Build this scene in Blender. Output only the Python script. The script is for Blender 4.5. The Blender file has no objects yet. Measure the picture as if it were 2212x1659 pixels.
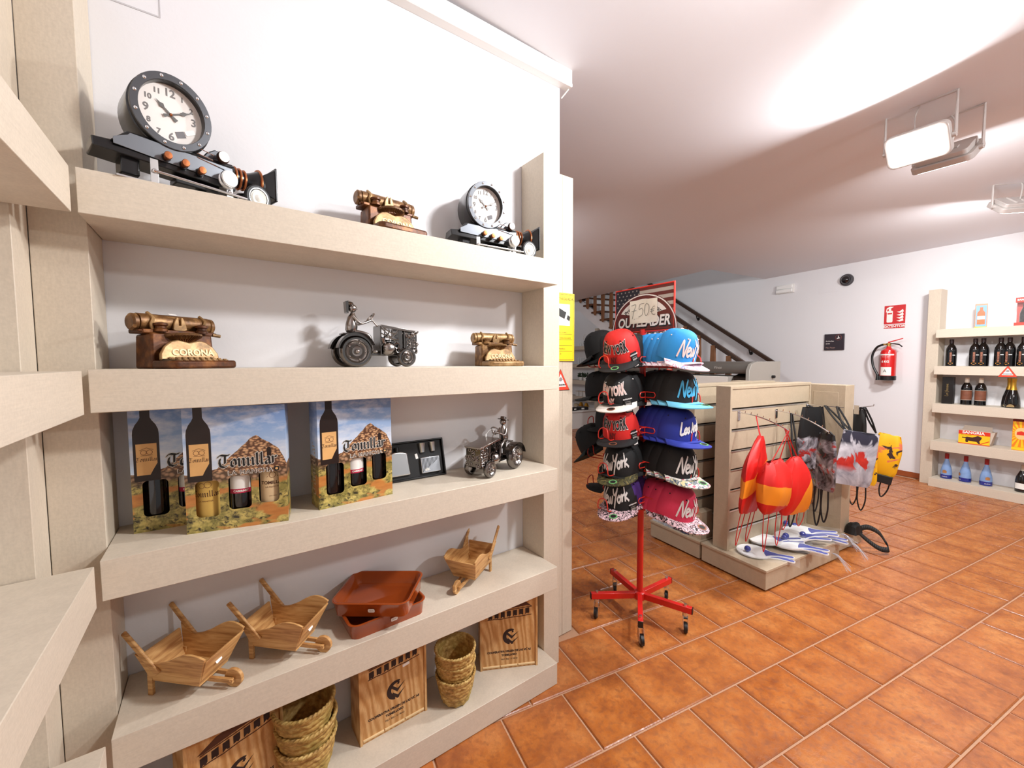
import bpy, bmesh, math, random
from mathutils import Vector, Matrix
random.seed(7)
PI = math.pi
SC = bpy.context.scene
COL = SC.collection
R = math.radians

# ------------------------------------------------------------------ camera
cam_d = bpy.data.cameras.new('camera'); cam = bpy.data.objects.new('camera', cam_d); COL.objects.link(cam)
cam_d.sensor_fit = 'HORIZONTAL'; cam_d.sensor_width = 36.0; cam_d.lens = 14.4846
cam_d.clip_start = 0.02; cam_d.clip_end = 60
rt_ = Vector((0.81204336, -0.5835745, -0.00513661)); up_ = Vector((0.03717459, 0.04294063, 0.99838577)); fw_ = Vector((0.58241191, 0.81092349, -0.0565638))
cam.matrix_world = Matrix(((rt_.x, up_.x, -fw_.x, 0), (rt_.y, up_.y, -fw_.y, 0), (rt_.z, up_.z, -fw_.z, 1.40), (0, 0, 0, 1)))
SC.camera = cam
# ------------------------------------------------------------------ world, exposure
w = bpy.data.worlds.new('world'); SC.world = w; w.use_nodes = True
bg = w.node_tree.nodes['Background']; bg.inputs[0].default_value = (0.97, 0.985, 1.0, 1); bg.inputs[1].default_value = 0.42
SC.view_settings.view_transform = 'Standard'; SC.view_settings.look = 'None'
SC.view_settings.gamma = 1.0; SC.view_settings.use_curve_mapping = False
SC.view_settings.exposure = 0.0
POW_NEAR, POW_FLOOD, POW_FAR = 33.0, 38.0, 34.0     # watts of the room's flood lamps and of the added fill lamps

# ------------------------------------------------------------------ colour and material helpers
def lin(c):
    c = c / 255.0
    return c / 12.92 if c <= 0.04045 else ((c + 0.055) / 1.055) ** 2.4
def rgb(r, g, b): return (lin(r), lin(g), lin(b), 1.0)
MATS = {}
def mat(name, col, rough=0.6, metal=0.0, var=0.0, scale=8.0, stretch=(1, 1, 1), bump=0.0, bscale=60.0, coat=0.0, trans=0.0, emit=None, estr=0.0, spec=None, alpha=1.0, ior=None):
    if name in MATS: return MATS[name]
    m = bpy.data.materials.new(name); m.use_nodes = True
    nt = m.node_tree; b = nt.nodes['Principled BSDF']
    b.inputs['Base Color'].default_value = col; b.inputs['Roughness'].default_value = rough; b.inputs['Metallic'].default_value = metal
    if coat: b.inputs['Coat Weight'].default_value = coat
    if trans: b.inputs['Transmission Weight'].default_value = trans
    if spec is not None: b.inputs['Specular IOR Level'].default_value = spec
    if ior: b.inputs['IOR'].default_value = ior
    if alpha < 1: b.inputs['Alpha'].default_value = alpha
    if emit: b.inputs['Emission Color'].default_value = emit; b.inputs['Emission Strength'].default_value = estr
    if var or bump:
        tc = nt.nodes.new('ShaderNodeTexCoord'); mp = nt.nodes.new('ShaderNodeMapping'); mp.inputs['Scale'].default_value = stretch
        nt.links.new(tc.outputs['Object'], mp.inputs['Vector'])
    if var:
        n = nt.nodes.new('ShaderNodeTexNoise'); n.inputs['Scale'].default_value = scale; n.inputs['Detail'].default_value = 5
        nt.links.new(mp.outputs[0], n.inputs['Vector'])
        mx = nt.nodes.new('ShaderNodeMix'); mx.data_type = 'RGBA'
        mx.inputs[6].default_value = tuple(max(0, x * (1 - var)) for x in col[:3]) + (1,); mx.inputs[7].default_value = tuple(min(1, x * (1 + var)) for x in col[:3]) + (1,)
        nt.links.new(n.outputs[0], mx.inputs[0]); nt.links.new(mx.outputs[2], b.inputs['Base Color'])
    if bump:
        n2 = nt.nodes.new('ShaderNodeTexNoise'); n2.inputs['Scale'].default_value = bscale; n2.inputs['Detail'].default_value = 4
        nt.links.new(mp.outputs[0], n2.inputs['Vector'])
        bp = nt.nodes.new('ShaderNodeBump'); bp.inputs['Strength'].default_value = bump; bp.inputs['Distance'].default_value = 0.01
        nt.links.new(n2.outputs[0], bp.inputs['Height']); nt.links.new(bp.outputs[0], b.inputs['Normal'])
    MATS[name] = m
    return m

# ------------------------------------------------------------------ mesh builder
class MB:
    def __init__(self): self.v = []; self.f = []; self.flat = []
    def add(self, vs, fs, M=None):
        o = len(self.v)
        for p in vs:
            p = Vector(p)
            self.v.append(M @ p if M is not None else p)
        for f in fs: self.f.append(tuple(i + o for i in f))
        return self
    def box(self, x0, x1, y0, y1, z0, z1, M=None):
        vs = [(x, y, z) for z in (z0, z1) for y in (y0, y1) for x in (x0, x1)]
        return self.add(vs, [(0, 2, 3, 1), (4, 5, 7, 6), (0, 1, 5, 4), (2, 6, 7, 3), (0, 4, 6, 2), (1, 3, 7, 5)], M)
    def cbox(self, cx, cy, cz, sx, sy, sz, M=None): return self.box(cx - sx / 2, cx + sx / 2, cy - sy / 2, cy + sy / 2, cz - sz / 2, cz + sz / 2, M)
    def hexa(self, p, M=None):     # 8 points: bottom ring 4, top ring 4 (ccw from above)
        return self.add(p, [(3, 2, 1, 0), (4, 5, 6, 7), (0, 1, 5, 4), (1, 2, 6, 5), (2, 3, 7, 6), (3, 0, 4, 7)], M)
    def lathe(self, prof, n=20, M=None, a0=0.0, a1=2 * PI, caps=True):
        full = abs(a1 - a0 - 2 * PI) < 1e-6; k = n if full else n + 1; vs = []
        for r, z in prof:
            for i in range(k):
                a = a0 + (a1 - a0) * i / n
                vs.append((r * math.cos(a), r * math.sin(a), z))
        fs = []
        for j in range(len(prof) - 1):
            for i in range(n):
                i2 = (i + 1) % k
                fs.append((j * k + i, j * k + i2, (j + 1) * k + i2, (j + 1) * k + i))
        if caps and full:
            if prof[0][0] > 1e-5: fs.append(tuple(reversed(range(k))))
            if prof[-1][0] > 1e-5: fs.append(tuple(range((len(prof) - 1) * k, len(prof) * k)))
        return self.add(vs, fs, M)
    def cyl(self, p0, p1, r0, r1=None, n=12):
        r1 = r0 if r1 is None else r1
        p0 = Vector(p0); p1 = Vector(p1); d = p1 - p0; L = d.length
        if L < 1e-9: return self
        q = d.to_track_quat('Z', 'Y').to_matrix().to_4x4()
        return self.lathe([(r0, 0), (r1, L)], n, Matrix.Translation(p0) @ q)
    def ball(self, c, r, n=12, m=8, s=(1, 1, 1)):
        prof = [(r * math.sin(PI * j / m), -r * math.cos(PI * j / m)) for j in range(m + 1)]
        prof[0] = (0.0002 * r, -r); prof[-1] = (0.0002 * r, r)
        return self.lathe(prof, n, Matrix.Translation(Vector(c)) @ Matrix.Diagonal((s[0], s[1], s[2], 1)))
    def tube(self, pts, r, n=8, closed=False, rf=None):
        pts = [Vector(p) for p in pts]; k = len(pts); vs = []; prev = None
        for i, p in enumerate(pts):
            if closed: t = pts[(i + 1) % k] - pts[i - 1]
            else: t = pts[min(i + 1, k - 1)] - pts[max(i - 1, 0)]
            if t.length < 1e-9: t = Vector((0, 0, 1))
            t.normalize()
            if prev is None:
                a = Vector((0, 0, 1)) if abs(t.z) < 0.9 else Vector((1, 0, 0))
                u = t.cross(a).normalized()
            else:
                u = prev - t * prev.dot(t)
                u = u.normalized() if u.length > 1e-6 else t.orthogonal().normalized()
            prev = u; v = t.cross(u); rr = rf(i / max(1, k - 1)) * r if rf else r
            for j in range(n):
                a = 2 * PI * j / n
                vs.append(p + u * (rr * math.cos(a)) + v * (rr * math.sin(a)))
        fs = []
        for i in range(k if closed else k - 1):
            i2 = (i + 1) % k
            for j in range(n):
                j2 = (j + 1) % n
                fs.append((i * n + j, i * n + j2, i2 * n + j2, i2 * n + j))
        if not closed: fs += [tuple(reversed(range(n))), tuple(range((k - 1) * n, k * n))]
        return self.add(vs, fs)
    def torus(self, R0, r, n=28, m=8, M=None, sz=1.0):
        vs = []; fs = []
        for i in range(n):
            a = 2 * PI * i / n
            for j in range(m):
                b = 2 * PI * j / m
                q = R0 + r * math.cos(b); vs.append((q * math.cos(a), q * math.sin(a), r * sz * math.sin(b)))
        for i in range(n):
            for j in range(m): fs.append((i * m + j, ((i + 1) % n) * m + j, ((i + 1) % n) * m + (j + 1) % m, i * m + (j + 1) % m))
        return self.add(vs, fs, M)
    def prism(self, poly, z0, z1, M=None):      # poly ccw in xy
        n = len(poly); vs = [(x, y, z0) for x, y in poly] + [(x, y, z1) for x, y in poly]
        fs = [tuple(reversed(range(n))), tuple(range(n, 2 * n))] + [(i, (i + 1) % n, n + (i + 1) % n, n + i) for i in range(n)]
        return self.add(vs, fs, M)
    def grid(self, fn, nu, nv, M=None, closed_u=False):
        vs = [fn(i / (nu if closed_u else nu - 1), j / (nv - 1)) for j in range(nv) for i in range(nu)]; fs = []
        for j in range(nv - 1):
            for i in range(nu if closed_u else nu - 1):
                i2 = (i + 1) % nu
                fs.append((j * nu + i, j * nu + i2, (j + 1) * nu + i2, (j + 1) * nu + i))
        return self.add(vs, fs, M)
    def strokes(self, lines, wd, M=None, nib=None, th=0.0):   # flat pen strokes in xy
        for k, ln in enumerate(lines):
            ln = [Vector((p[0], p[1], 0)) for p in ln]
            if nib is not None:
                h = Vector((math.cos(nib), math.sin(nib), 0)) * wd / 2
                for a, b in zip(ln[:-1], ln[1:]):
                    q = [a - h, b - h, b + h, a + h]
                    if (q[1] - q[0]).cross(q[3] - q[0]).z < 0: q.reverse()
                    self.add(q, [(0, 1, 2, 3)], M)
                continue
            L = []; Rr = []
            for i, p in enumerate(ln):
                t = (ln[min(i + 1, len(ln) - 1)] - ln[max(i - 1, 0)])
                t = t.normalized() if t.length > 1e-9 else Vector((1, 0, 0))
                nn = Vector((-t.y, t.x, 0)) * wd / 2
                L.append(p + nn); Rr.append(p - nn)
            n = len(ln)
            self.add(L + Rr, [(i, n + i, n + i + 1, i + 1) for i in range(n - 1)], M)
        return self
    def mesh(self, name, m, smooth=True, ang=38):
        me = bpy.data.meshes.new(name); me.from_pydata([tuple(p) for p in self.v], [], self.f); me.update()
        if m is not None: me.materials.append(m)
        if smooth and self.f:
            me.polygons.foreach_set('use_smooth', [True] * len(me.polygons))
            try: me.set_sharp_from_angle(angle=R(ang))
            except Exception: pass
        return me

def link(name, me, parent=None, M=None):
    o = bpy.data.objects.new(name, me); COL.objects.link(o)
    if parent is not None: o.parent = parent
    if M is not None: o.matrix_local = M
    return o
def obj(name, mb, m, parent=None, bevel=0.0, smooth=True, ang=38, M=None, label=None, kind=None, seg=2):
    o = link(name, mb.mesh(name, m, smooth, ang), parent, M)
    if bevel:
        bv = o.modifiers.new('bevel', 'BEVEL'); bv.width = bevel; bv.segments = seg; bv.limit_method = 'ANGLE'; bv.angle_limit = R(40)
    if label: o['label'] = label
    if kind: o['kind'] = kind
    return o
def tag(o, label, cat, group=None):
    o['label'] = label; o['category'] = cat
    if group: o['group'] = group
    return o
def thing(name, label, cat, loc=(0, 0, 0), rot=(0, 0, 0), group=None):
    o = bpy.data.objects.new(name, None); COL.objects.link(o); o.empty_display_size = 0.05
    o.location = loc; o.rotation_euler = rot if isinstance(rot, tuple) else (0, 0, rot)
    return tag(o, label, cat, group)
def structure(name, mb, m, bevel=0.0, smooth=False, parent=None):
    o = obj(name, mb, m, parent, bevel, smooth); o['kind'] = 'structure'; return o
def copy_tree(root, loc, rot, label, group=None):
    r = root.copy(); COL.objects.link(r); r.location = loc; r.rotation_euler = rot if isinstance(rot, tuple) else (0, 0, rot)
    r['label'] = label
    if group: r['group'] = group
    for c in list(root.children):
        d = c.copy(); COL.objects.link(d); d.parent = r
        for g in list(c.children):
            e = g.copy(); COL.objects.link(e); e.parent = d
    return r
TEXTS = {}
def text_mesh(s, size, m, bold=0.0, shear=0.0, extrude=0.0, align='CENTER', space=1.0, warp=None, sx=1.0):
    cu = bpy.data.curves.new('lettering', 'FONT'); cu.body = s; cu.size = size; cu.offset = bold; cu.shear = shear; cu.extrude = extrude
    cu.align_x = align; cu.align_y = 'CENTER'; cu.space_character = space; cu.resolution_u = 3
    t = bpy.data.objects.new('lettering', cu)
    me = bpy.data.meshes.new_from_object(t)
    bpy.data.objects.remove(t); bpy.data.curves.remove(cu)
    me.name = 'lettering'; me.materials.clear(); me.materials.append(m)
    for v in me.vertices: v.co.x *= sx
    if warp:
        for v in me.vertices: v.co = warp(v.co)
    return me
def text(name, s, size, m, parent, M, **kw): return link(name, text_mesh(s, size, m, **kw), parent, M)
# frames that turn a flat xy design into a wall-facing one
def face_y(x=0, y=0, z=0): return Matrix.Translation((x, y, z)) @ Matrix.Rotation(PI / 2, 4, 'X')         # design faces -Y
def face_x(x=0, y=0, z=0): return Matrix.Translation((x, y, z)) @ Matrix.Rotation(PI / 2, 4, 'Z') @ Matrix.Rotation(PI / 2, 4, 'X')   # faces +X
def face_nx(x=0, y=0, z=0): return Matrix.Translation((x, y, z)) @ Matrix.Rotation(-PI / 2, 4, 'Z') @ Matrix.Rotation(PI / 2, 4, 'X')   # faces -X
def Tm(x, y, z): return Matrix.Translation((x, y, z))
def Rx(a): return Matrix.Rotation(a, 4, 'X')
def Ry(a): return Matrix.Rotation(a, 4, 'Y')
def Rz(a): return Matrix.Rotation(a, 4, 'Z')
def arc(cx, cy, r, a0, a1, n=12): return [(cx + r * math.cos(a0 + (a1 - a0) * i / n), cy + r * math.sin(a0 + (a1 - a0) * i / n)) for i in range(n + 1)]
def rrect(x0, x1, y0, y1, r, n=5):
    p = []
    for cx, cy, a in ((x1 - r, y0 + r, -PI / 2), (x1 - r, y1 - r, 0), (x0 + r, y1 - r, PI / 2), (x0 + r, y0 + r, PI)): p += arc(cx, cy, r, a, a + PI / 2, n)
    return p
def lerp(a, b, t): return a + (b - a) * t
def smooth_path(pts, n=6):
    P = [Vector(p) for p in pts]; out = []
    for i in range(len(P) - 1):
        p0 = P[max(i - 1, 0)]; p1 = P[i]; p2 = P[i + 1]; p3 = P[min(i + 2, len(P) - 1)]
        for k in range(n):
            t = k / n
            out.append(0.5 * ((2 * p1) + (p2 - p0) * t + (2 * p0 - 5 * p1 + 4 * p2 - p3) * t * t + (3 * p1 - p0 - 3 * p2 + p3) * t ** 3))
    return out + [P[-1]]

# ------------------------------------------------------------------ node-graph helper for the few richer materials
class NG:
    def __init__(self, name):
        self.m = bpy.data.materials.new(name); self.m.use_nodes = True; self.nt = self.m.node_tree; self.b = self.nt.nodes['Principled BSDF']
        self.tc = self.nt.nodes.new('ShaderNodeTexCoord'); MATS[name] = self.m
    def n(self, t, **kw):
        x = self.nt.nodes.new(t)
        for k, v in kw.items(): setattr(x, k, v)
        return x
    def l(self, a, b): self.nt.links.new(a, b)
    def mapped(self, scale=(1, 1, 1), rot=(0, 0, 0), loc=(0, 0, 0)):
        mp = self.n('ShaderNodeMapping'); mp.inputs['Scale'].default_value = scale; mp.inputs['Rotation'].default_value = rot; mp.inputs['Location'].default_value = loc
        self.l(self.tc.outputs['Object'], mp.inputs['Vector']); return mp.outputs[0]
    def noise(self, vec, scale, detail=4, rough=0.5, dist=0.0):
        x = self.n('ShaderNodeTexNoise'); x.inputs['Scale'].default_value = scale; x.inputs['Detail'].default_value = detail; x.inputs['Roughness'].default_value = rough; x.inputs['Distortion'].default_value = dist
        self.l(vec, x.inputs['Vector']); return x.outputs[0]
    def math(self, op, a, b=None, clamp=False):
        x = self.n('ShaderNodeMath', operation=op, use_clamp=clamp)
        for i, q in enumerate((a, b)):
            if q is None: continue
            if isinstance(q, (int, float)): x.inputs[i].default_value = q
            else: self.l(q, x.inputs[i])
        return x.outputs[0]
    def ramp(self, fac, stops, interp='LINEAR'):
        x = self.n('ShaderNodeValToRGB'); cr = x.color_ramp; cr.interpolation = interp
        while len(cr.elements) < len(stops): cr.elements.new(0.5)
        for e, (p, c) in zip(cr.elements, stops): e.position = p; e.color = c if len(c) == 4 else tuple(c) + (1,)
        self.l(fac, x.inputs[0]); return x.outputs[0]
    def mix(self, fac, a, b, mode='MIX'):
        x = self.n('ShaderNodeMix', data_type='RGBA', blend_type=mode)
        if isinstance(fac, (int, float)): x.inputs[0].default_value = fac
        else: self.l(fac, x.inputs[0])
        for i, q in ((6, a), (7, b)):
            if isinstance(q, tuple): x.inputs[i].default_value = q
            else: self.l(q, x.inputs[i])
        return x.outputs[2]
    def sep(self, vec=None):
        x = self.n('ShaderNodeSeparateXYZ'); self.l(vec or self.tc.outputs['Object'], x.inputs[0]); return x.outputs
    def bump(self, h, strength=0.3, dist=0.01):
        x = self.n('ShaderNodeBump'); x.inputs['Strength'].default_value = strength; x.inputs['Distance'].default_value = dist
        self.l(h, x.inputs['Height']); self.l(x.outputs[0], self.b.inputs['Normal'])
    def color(self, c): self.l(c, self.b.inputs['Base Color'])

# ================================================================== MATERIALS OF THE ROOM
def make_laminate(name, c, streak):
    g = NG(name); v = g.mapped(streak)
    f = g.noise(v, 9.0, 5, 0.6); f2 = g.noise(g.mapped((1, 1, 1)), 160.0, 2)
    a = tuple(x * 0.94 for x in c[:3]) + (1,); b = tuple(min(1, x * 1.05) for x in c[:3]) + (1,)
    col = g.ramp(f, [(0.3, a), (0.7, b)])
    g.color(g.mix(0.10, col, g.ramp(f2, [(0.4, tuple(x * 0.7 for x in c[:3])), (0.6, tuple(min(1, x * 1.2) for x in c[:3]))])))
    g.b.inputs['Roughness'].default_value = 0.55; g.bump(f2, 0.08, 0.002); return g.m
LAM = make_laminate('laminate_h', rgb(210, 198, 180), (2, 2, 40))
LAMV = make_laminate('laminate_v', rgb(206, 193, 174), (22, 22, 5))
GLAM = make_laminate('gondola_laminate', rgb(184, 167, 142), (3, 3, 3))
g = NG('wall_paint'); n1 = g.noise(g.mapped(), 45, 6, 0.6); n2 = g.noise(g.mapped(), 1.2, 2)
g.color(g.mix(n2, rgb(234, 233, 234), rgb(228, 227, 230))); g.b.inputs['Roughness'].default_value = 0.85; g.bump(n1, 0.16, 0.003); WALL = g.m
g = NG('ceiling_paint'); n1 = g.noise(g.mapped((1, 1, 1)), 30, 4); g.color(g.mix(g.noise(g.mapped(), 0.7, 3), rgb(234, 234, 238), rgb(228, 228, 233))); g.b.inputs['Roughness'].default_value = 0.6; g.bump(n1, 0.12, 0.003); CEIL = g.m
g = NG('terracotta'); v = g.mapped()
info = g.n('ShaderNodeObjectInfo'); geo = g.n('ShaderNodeNewGeometry'); gen = g.tc.outputs['Generated']
rnd = g.math('FRACT', g.math('ADD', g.math('MULTIPLY', info.outputs['Random'], 7.13), geo.outputs['Random Per Island']))
cmb = g.n('ShaderNodeCombineXYZ'); g.l(g.math('MULTIPLY', rnd, 31.0), cmb.inputs[0]); g.l(g.math('MULTIPLY', rnd, 17.0), cmb.inputs[1])
va = g.n('ShaderNodeVectorMath', operation='ADD'); g.l(v, va.inputs[0]); g.l(cmb.outputs[0], va.inputs[1]); vv = va.outputs[0]
big = g.noise(vv, 7.0, 6, 0.62); fine = g.noise(vv, 42.0, 5, 0.65)
col = g.ramp(big, [(0.28, rgb(132, 66, 28)), (0.50, rgb(178, 104, 46)), (0.76, rgb(200, 134, 74))])
col = g.mix(g.ramp(fine, [(0.34, (0.5,) * 3), (0.52, (0.0,) * 3)]), col, rgb(98, 48, 24))
xyz = g.sep(); ex = g.math('ABSOLUTE', xyz[0]); ey = g.math('ABSOLUTE', xyz[1]); ed = g.math('MAXIMUM', ex, ey)
edge = g.math('MULTIPLY', g.ramp(g.math('ADD', ed, g.math('MULTIPLY', g.math('SUBTRACT', big, 0.5), 0.05)), [(0.108, (0, 0, 0)), (0.138, (1, 1, 1))]), 0.55)
TCOL = g.mix(edge, col, rgb(132, 68, 30))
TCOL = g.mix(g.math('MULTIPLY', rnd, 0.22), TCOL, rgb(192, 120, 70))
g.color(TCOL); g.b.inputs['Roughness'].default_value = 0.30
g.l(g.ramp(fine, [(0.3, (0.42,) * 3), (0.6, (0.24,) * 3)]), g.b.inputs['Roughness'])
g.bump(g.noise(vv, 24.0, 4, 0.6, 0.6), 0.28, 0.006); TILE = g.m
# the joined far tiles have no tile-centred coordinates: same clay without the edge darkening
g2 = NG('terracotta_far'); va = g2.noise(g2.mapped(), 4.0, 6, 0.62); fi = g2.noise(g2.mapped(), 40.0, 4)
c2 = g2.ramp(va, [(0.32, rgb(146, 78, 34)), (0.55, rgb(180, 106, 48)), (0.75, rgb(198, 132, 74))])
geo = g2.n('ShaderNodeNewGeometry'); g2.color(g2.mix(g2.math('MULTIPLY', geo.outputs['Random Per Island'], 0.25), c2, rgb(176, 92, 48)))
g2.b.inputs['Roughness'].default_value = 0.30; g2.bump(fi, 0.15, 0.004); TILEF = g2.m
GROUT = mat('grout', rgb(184, 142, 112), 0.8, var=0.15, scale=30)
BASEB = mat('clay_skirting', rgb(150, 76, 36), 0.4, var=0.2, scale=12)
WHITE = mat('white_enamel', rgb(236, 234, 230), 0.35)
CHROME = mat('chrome', (0.75, 0.75, 0.76, 1), 0.15, 1.0)
BLACKP = mat('black_plastic', rgb(18, 18, 19), 0.35)
REDP = mat('red_paint', rgb(205, 26, 20), 0.32, coat=0.3)
PAPER = mat('white_paper', rgb(240, 238, 232), 0.7)
INK = mat('ink', rgb(20, 18, 18), 0.6)
STICKER = mat('sticker_white', rgb(244, 242, 238), 0.5)

# ================================================================== ROOM SHELL  (x runs along the big shelving, y into its wall, z up; metres)
RA = R(-9.0)          # the back room stands 9 degrees off the shelving
PW = Vector((6.60, 0.95, 0)); WN = Vector((math.sin(R(81)), -math.cos(R(81)), 0)); WT = Vector((math.cos(R(81)), math.sin(R(81)), 0))
def wp(s, off, z): return PW + WT * s - WN * off + Vector((0, 0, z))     # s along the back-room wall, off = distance in front of it
def wallM(s, off, z):      # frame on that wall: x to the viewer's right along the wall, y into the wall, z up
    p = wp(s, off, z); return Matrix(((-WT.x, WN.x, 0, p.x), (-WT.y, WN.y, 0, p.y), (0, 0, 1, p.z), (0, 0, 0, 1)))
def ceil_z(x): return 2.785 - 0.0255 * (x - 1.0)

# floor: grout bed with every tile near the camera a piece of its own
fm = MB(); fm.box(-0.62, 9.2, -4.0, 10.6, -0.12, -0.005)
floor = structure('floor', fm, GROUT)
TP, TW = 0.2815, 0.2735
def tile_mesh(w, name, m):
    a = w / 2; b = a - 0.004; t = MB()
    vs = [(-a, -a, -0.03), (a, -a, -0.03), (a, a, -0.03), (-a, a, -0.03), (-a, -a, -0.003), (a, -a, -0.003), (a, a, -0.003), (-a, a, -0.003), (-b, -b, 0), (b, -b, 0), (b, b, 0), (-b, b, 0)]
    fs = [(0, 1, 5, 4), (1, 2, 6, 5), (2, 3, 7, 6), (3, 0, 4, 7), (4, 5, 9, 8), (5, 6, 10, 9), (6, 7, 11, 10), (7, 4, 8, 11), (8, 9, 10, 11)]
    return vs, fs
tvs, tfs = tile_mesh(TW, 'tile', TILE)
tmb = MB().add(tvs, tfs); tme = tmb.mesh('tile', TILE, smooth=False)
TA = R(-10.3); ca, sa = math.cos(TA), math.sin(TA)
cells = []
for j in range(-16, 38):
    yc = 1.130 + TP * (j + 0.5)
    off = 0.895 if j % 2 == 0 else 1.035
    for i in range(-20, 34):
        xc = off + TP * (i + 0.5); X = ca * xc - sa * yc; Y = sa * xc + ca * yc
        if X < -0.5 or X > 8.6 or Y < -3.2 or Y > 10.2: continue
        if Y > 1.50 and X < 1.36: continue
        if (Vector((X, Y, 0)) - PW).dot(WN) > -0.04: continue
        ang = math.degrees(math.atan2(Y, X)); d = math.hypot(X, Y)
        cells.append((0 if (-2 < ang < 62 and d > 1.0) else 1, d, X, Y))
cells.sort(); far = MB(); nt_ = 0
for vis, d, X, Y in cells:
    if vis == 0 and nt_ < 296:
        o = link('tile', tme, floor, Tm(X, Y, 0) @ Rz(TA + PI / 2 * random.randint(0, 3)) @ Rx(random.uniform(-.0012, .0012)) @ Ry(random.uniform(-.0012, .0012))); nt_ += 1
    else: far.add(tvs, tfs, Tm(X, Y, 0) @ Rz(TA))
obj('far_tiles', far, TILEF, floor, smooth=False, kind='stuff')

# walls
wm = MB(); wm.box(-0.62, 1.385, 1.525, 1.66, 0, 2.80); structure('wall_main', wm, WALL)
wm = MB(); wm.box(-0.62, -0.481, -4.0, 1.525, 0, 2.83); structure('wall_left', wm, WALL)
MW = wallM(0, 0, 0)
wm = MB(); wm.box(-9.6, 5.0, 0.0, 0.14, 0, 2.86, MW)
wr = structure('wall_right', wm, WALL)
wm = MB(); wm.box(-9.6, 5.0, 0.0, 0.14, 2.86, 4.4, MW); structure('wall_upper', wm, WALL)
wm = MB(); wm.box(-9.6, -9.46, -5.8, 0.0, 0, 2.8, MW); structure('wall_back', wm, WALL)
bb = MB(); bb.box(-9.4, 4.9, -0.012, 0.0, 0, 0.062, MW); structure('baseboard_right', bb, BASEB)
# ceiling slab with the stairwell left open (edges in wall coordinates)
S0, OFFS, TH = 2.02, 1.24, 0.22
cm = MB()
def slab(s0, s1, o0, o1):
    P = [wp(s0, o0, 0), wp(s0, o1, 0), wp(s1, o1, 0), wp(s1, o0, 0)]
    lo = [Vector((p.x, p.y, ceil_z(p.x))) for p in P]; hi = [p + Vector((0, 0, TH)) for p in lo]
    if (P[1] - P[0]).cross(P[3] - P[0]).z < 0: lo.reverse(); hi.reverse()
    cm.hexa(lo + hi)
slab(-5.2, S0, -0.1, OFFS); slab(-5.2, 9.6, OFFS, 8.4); slab(8.0, 9.6, -0.1, OFFS)
structure('ceiling', cm, CEIL)
um = MB(); um.hexa([wp(S0, OFFS, 4.4), wp(S0, -.1, 4.4), wp(9.6, -.1, 4.4), wp(9.6, OFFS, 4.4), wp(S0, OFFS, 4.5), wp(S0, -.1, 4.5), wp(9.6, -.1, 4.5), wp(9.6, OFFS, 4.5)]); structure('ceiling_stairwell', um, CEIL)
# cable trunking along the head of the shelving wall
tm_ = MB(); tm_.box(-0.55, 1.428, 1.484, 1.5249, 2.698, 2.776)
tr = structure('trim_1', tm_, WHITE, bevel=0.002)
tm_ = MB(); tm_.box(-0.55, 1.4285, 1.4825, 1.4845, 2.7, 2.712); obj('lid_lip', tm_, WHITE, tr, smooth=False)
tm_ = MB(); tm_.tube([(1.40, 1.53, 2.66), (1.42, 1.50, 2.695)], 0.003, 6); obj('cable_end', tm_, WHITE, tr)
# blank cover let into the shelving wall
gm = MB(); gm.box(-0.30, -0.088, 1.5235, 1.5251, 2.3435, 2.3475); gm.box(-0.0895, -0.087, 1.5237, 1.5251, 2.346, 2.46); structure('trim_2', gm, mat('wall_joint', rgb(196, 194, 196), 0.8))

# ================================================================== SHELVING UNITS
def tilt_box(x0, x1, y0, y1, zl, zr, th):
    return [(x0, y0, zl - th), (x1, y0, zr - th), (x1, y1, zr - th), (x0, y1, zl - th), (x0, y0, zl), (x1, y0, zr), (x1, y1, zr), (x0, y1, zl)]
SH = {1: (1.819, 1.806, .0965), 2: (1.385, 1.377, .0965), 3: (0.953, 0.947, .0945), 4: (0.528, 0.522, .0945), 5: (0.098, 0.096, .0945)}
XL, XR = -0.229, 1.151
def shz(k, x): a, b, t = SH[k]; return a + (b - a) * (x - XL) / (XR - XL)
unit = thing('shelving_unit', 'long beige laminate shelving unit of five thick shelves against the white wall, full of souvenirs', 'shelving', (0, 0, 0))
for k in SH:
    a, b, th = SH[k]; q = MB().hexa(tilt_box(XL, XR, 1.278, 1.5235, a, b, th)); obj('shelf', q, LAM, unit, 0.0015)
q = MB(); q.box(-0.324, -0.2305, 1.369, 1.5235, 0, 2.36); obj('post', q, LAMV, unit, 0.0015)
q = MB(); q.box(1.1525, 1.243, 1.369, 1.5235, 0, 2.276); obj('post', q, LAMV, unit, 0.0015)

unit2 = thing('shelving_unit', 'empty beige laminate shelving unit along the side wall, meeting the full shelving at the corner', 'shelving', (0, 0, 0))
for a, th in ((1.816, .0965), (1.383, .0965), (0.947, .0965), (0.525, .0945), (0.095, .0945)):
    q = MB(); q.box(-0.479, -0.2365, -0.62, 1.2705, a - th, a); obj('shelf', q, LAM, unit2, 0.0015)
for y0, y1 in ((1.2745, 1.3688), (-0.72, -0.6225)):
    q = MB(); q.box(-0.479, -0.3243, y0, y1, 0, 2.36); obj('post', q, LAMV, unit2, 0.0015)
# board facing between the two posts, behind the corner
unit3 = thing('end_post', 'tall beige laminate post at the free end of the white wall, holding a yellow notice', 'post', (1.42, 1.55, 0))
q = MB(); q.box(-0.034, 0.034, -0.047, 0.09, 0, 2.289); obj('post', q, LAMV, unit3, 0.0015); q = MB(); q.box(-.070, -.0345, -.047, -.026, 0, 2.289); obj('edge_board', q, LAMV, unit3, .0015)

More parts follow.
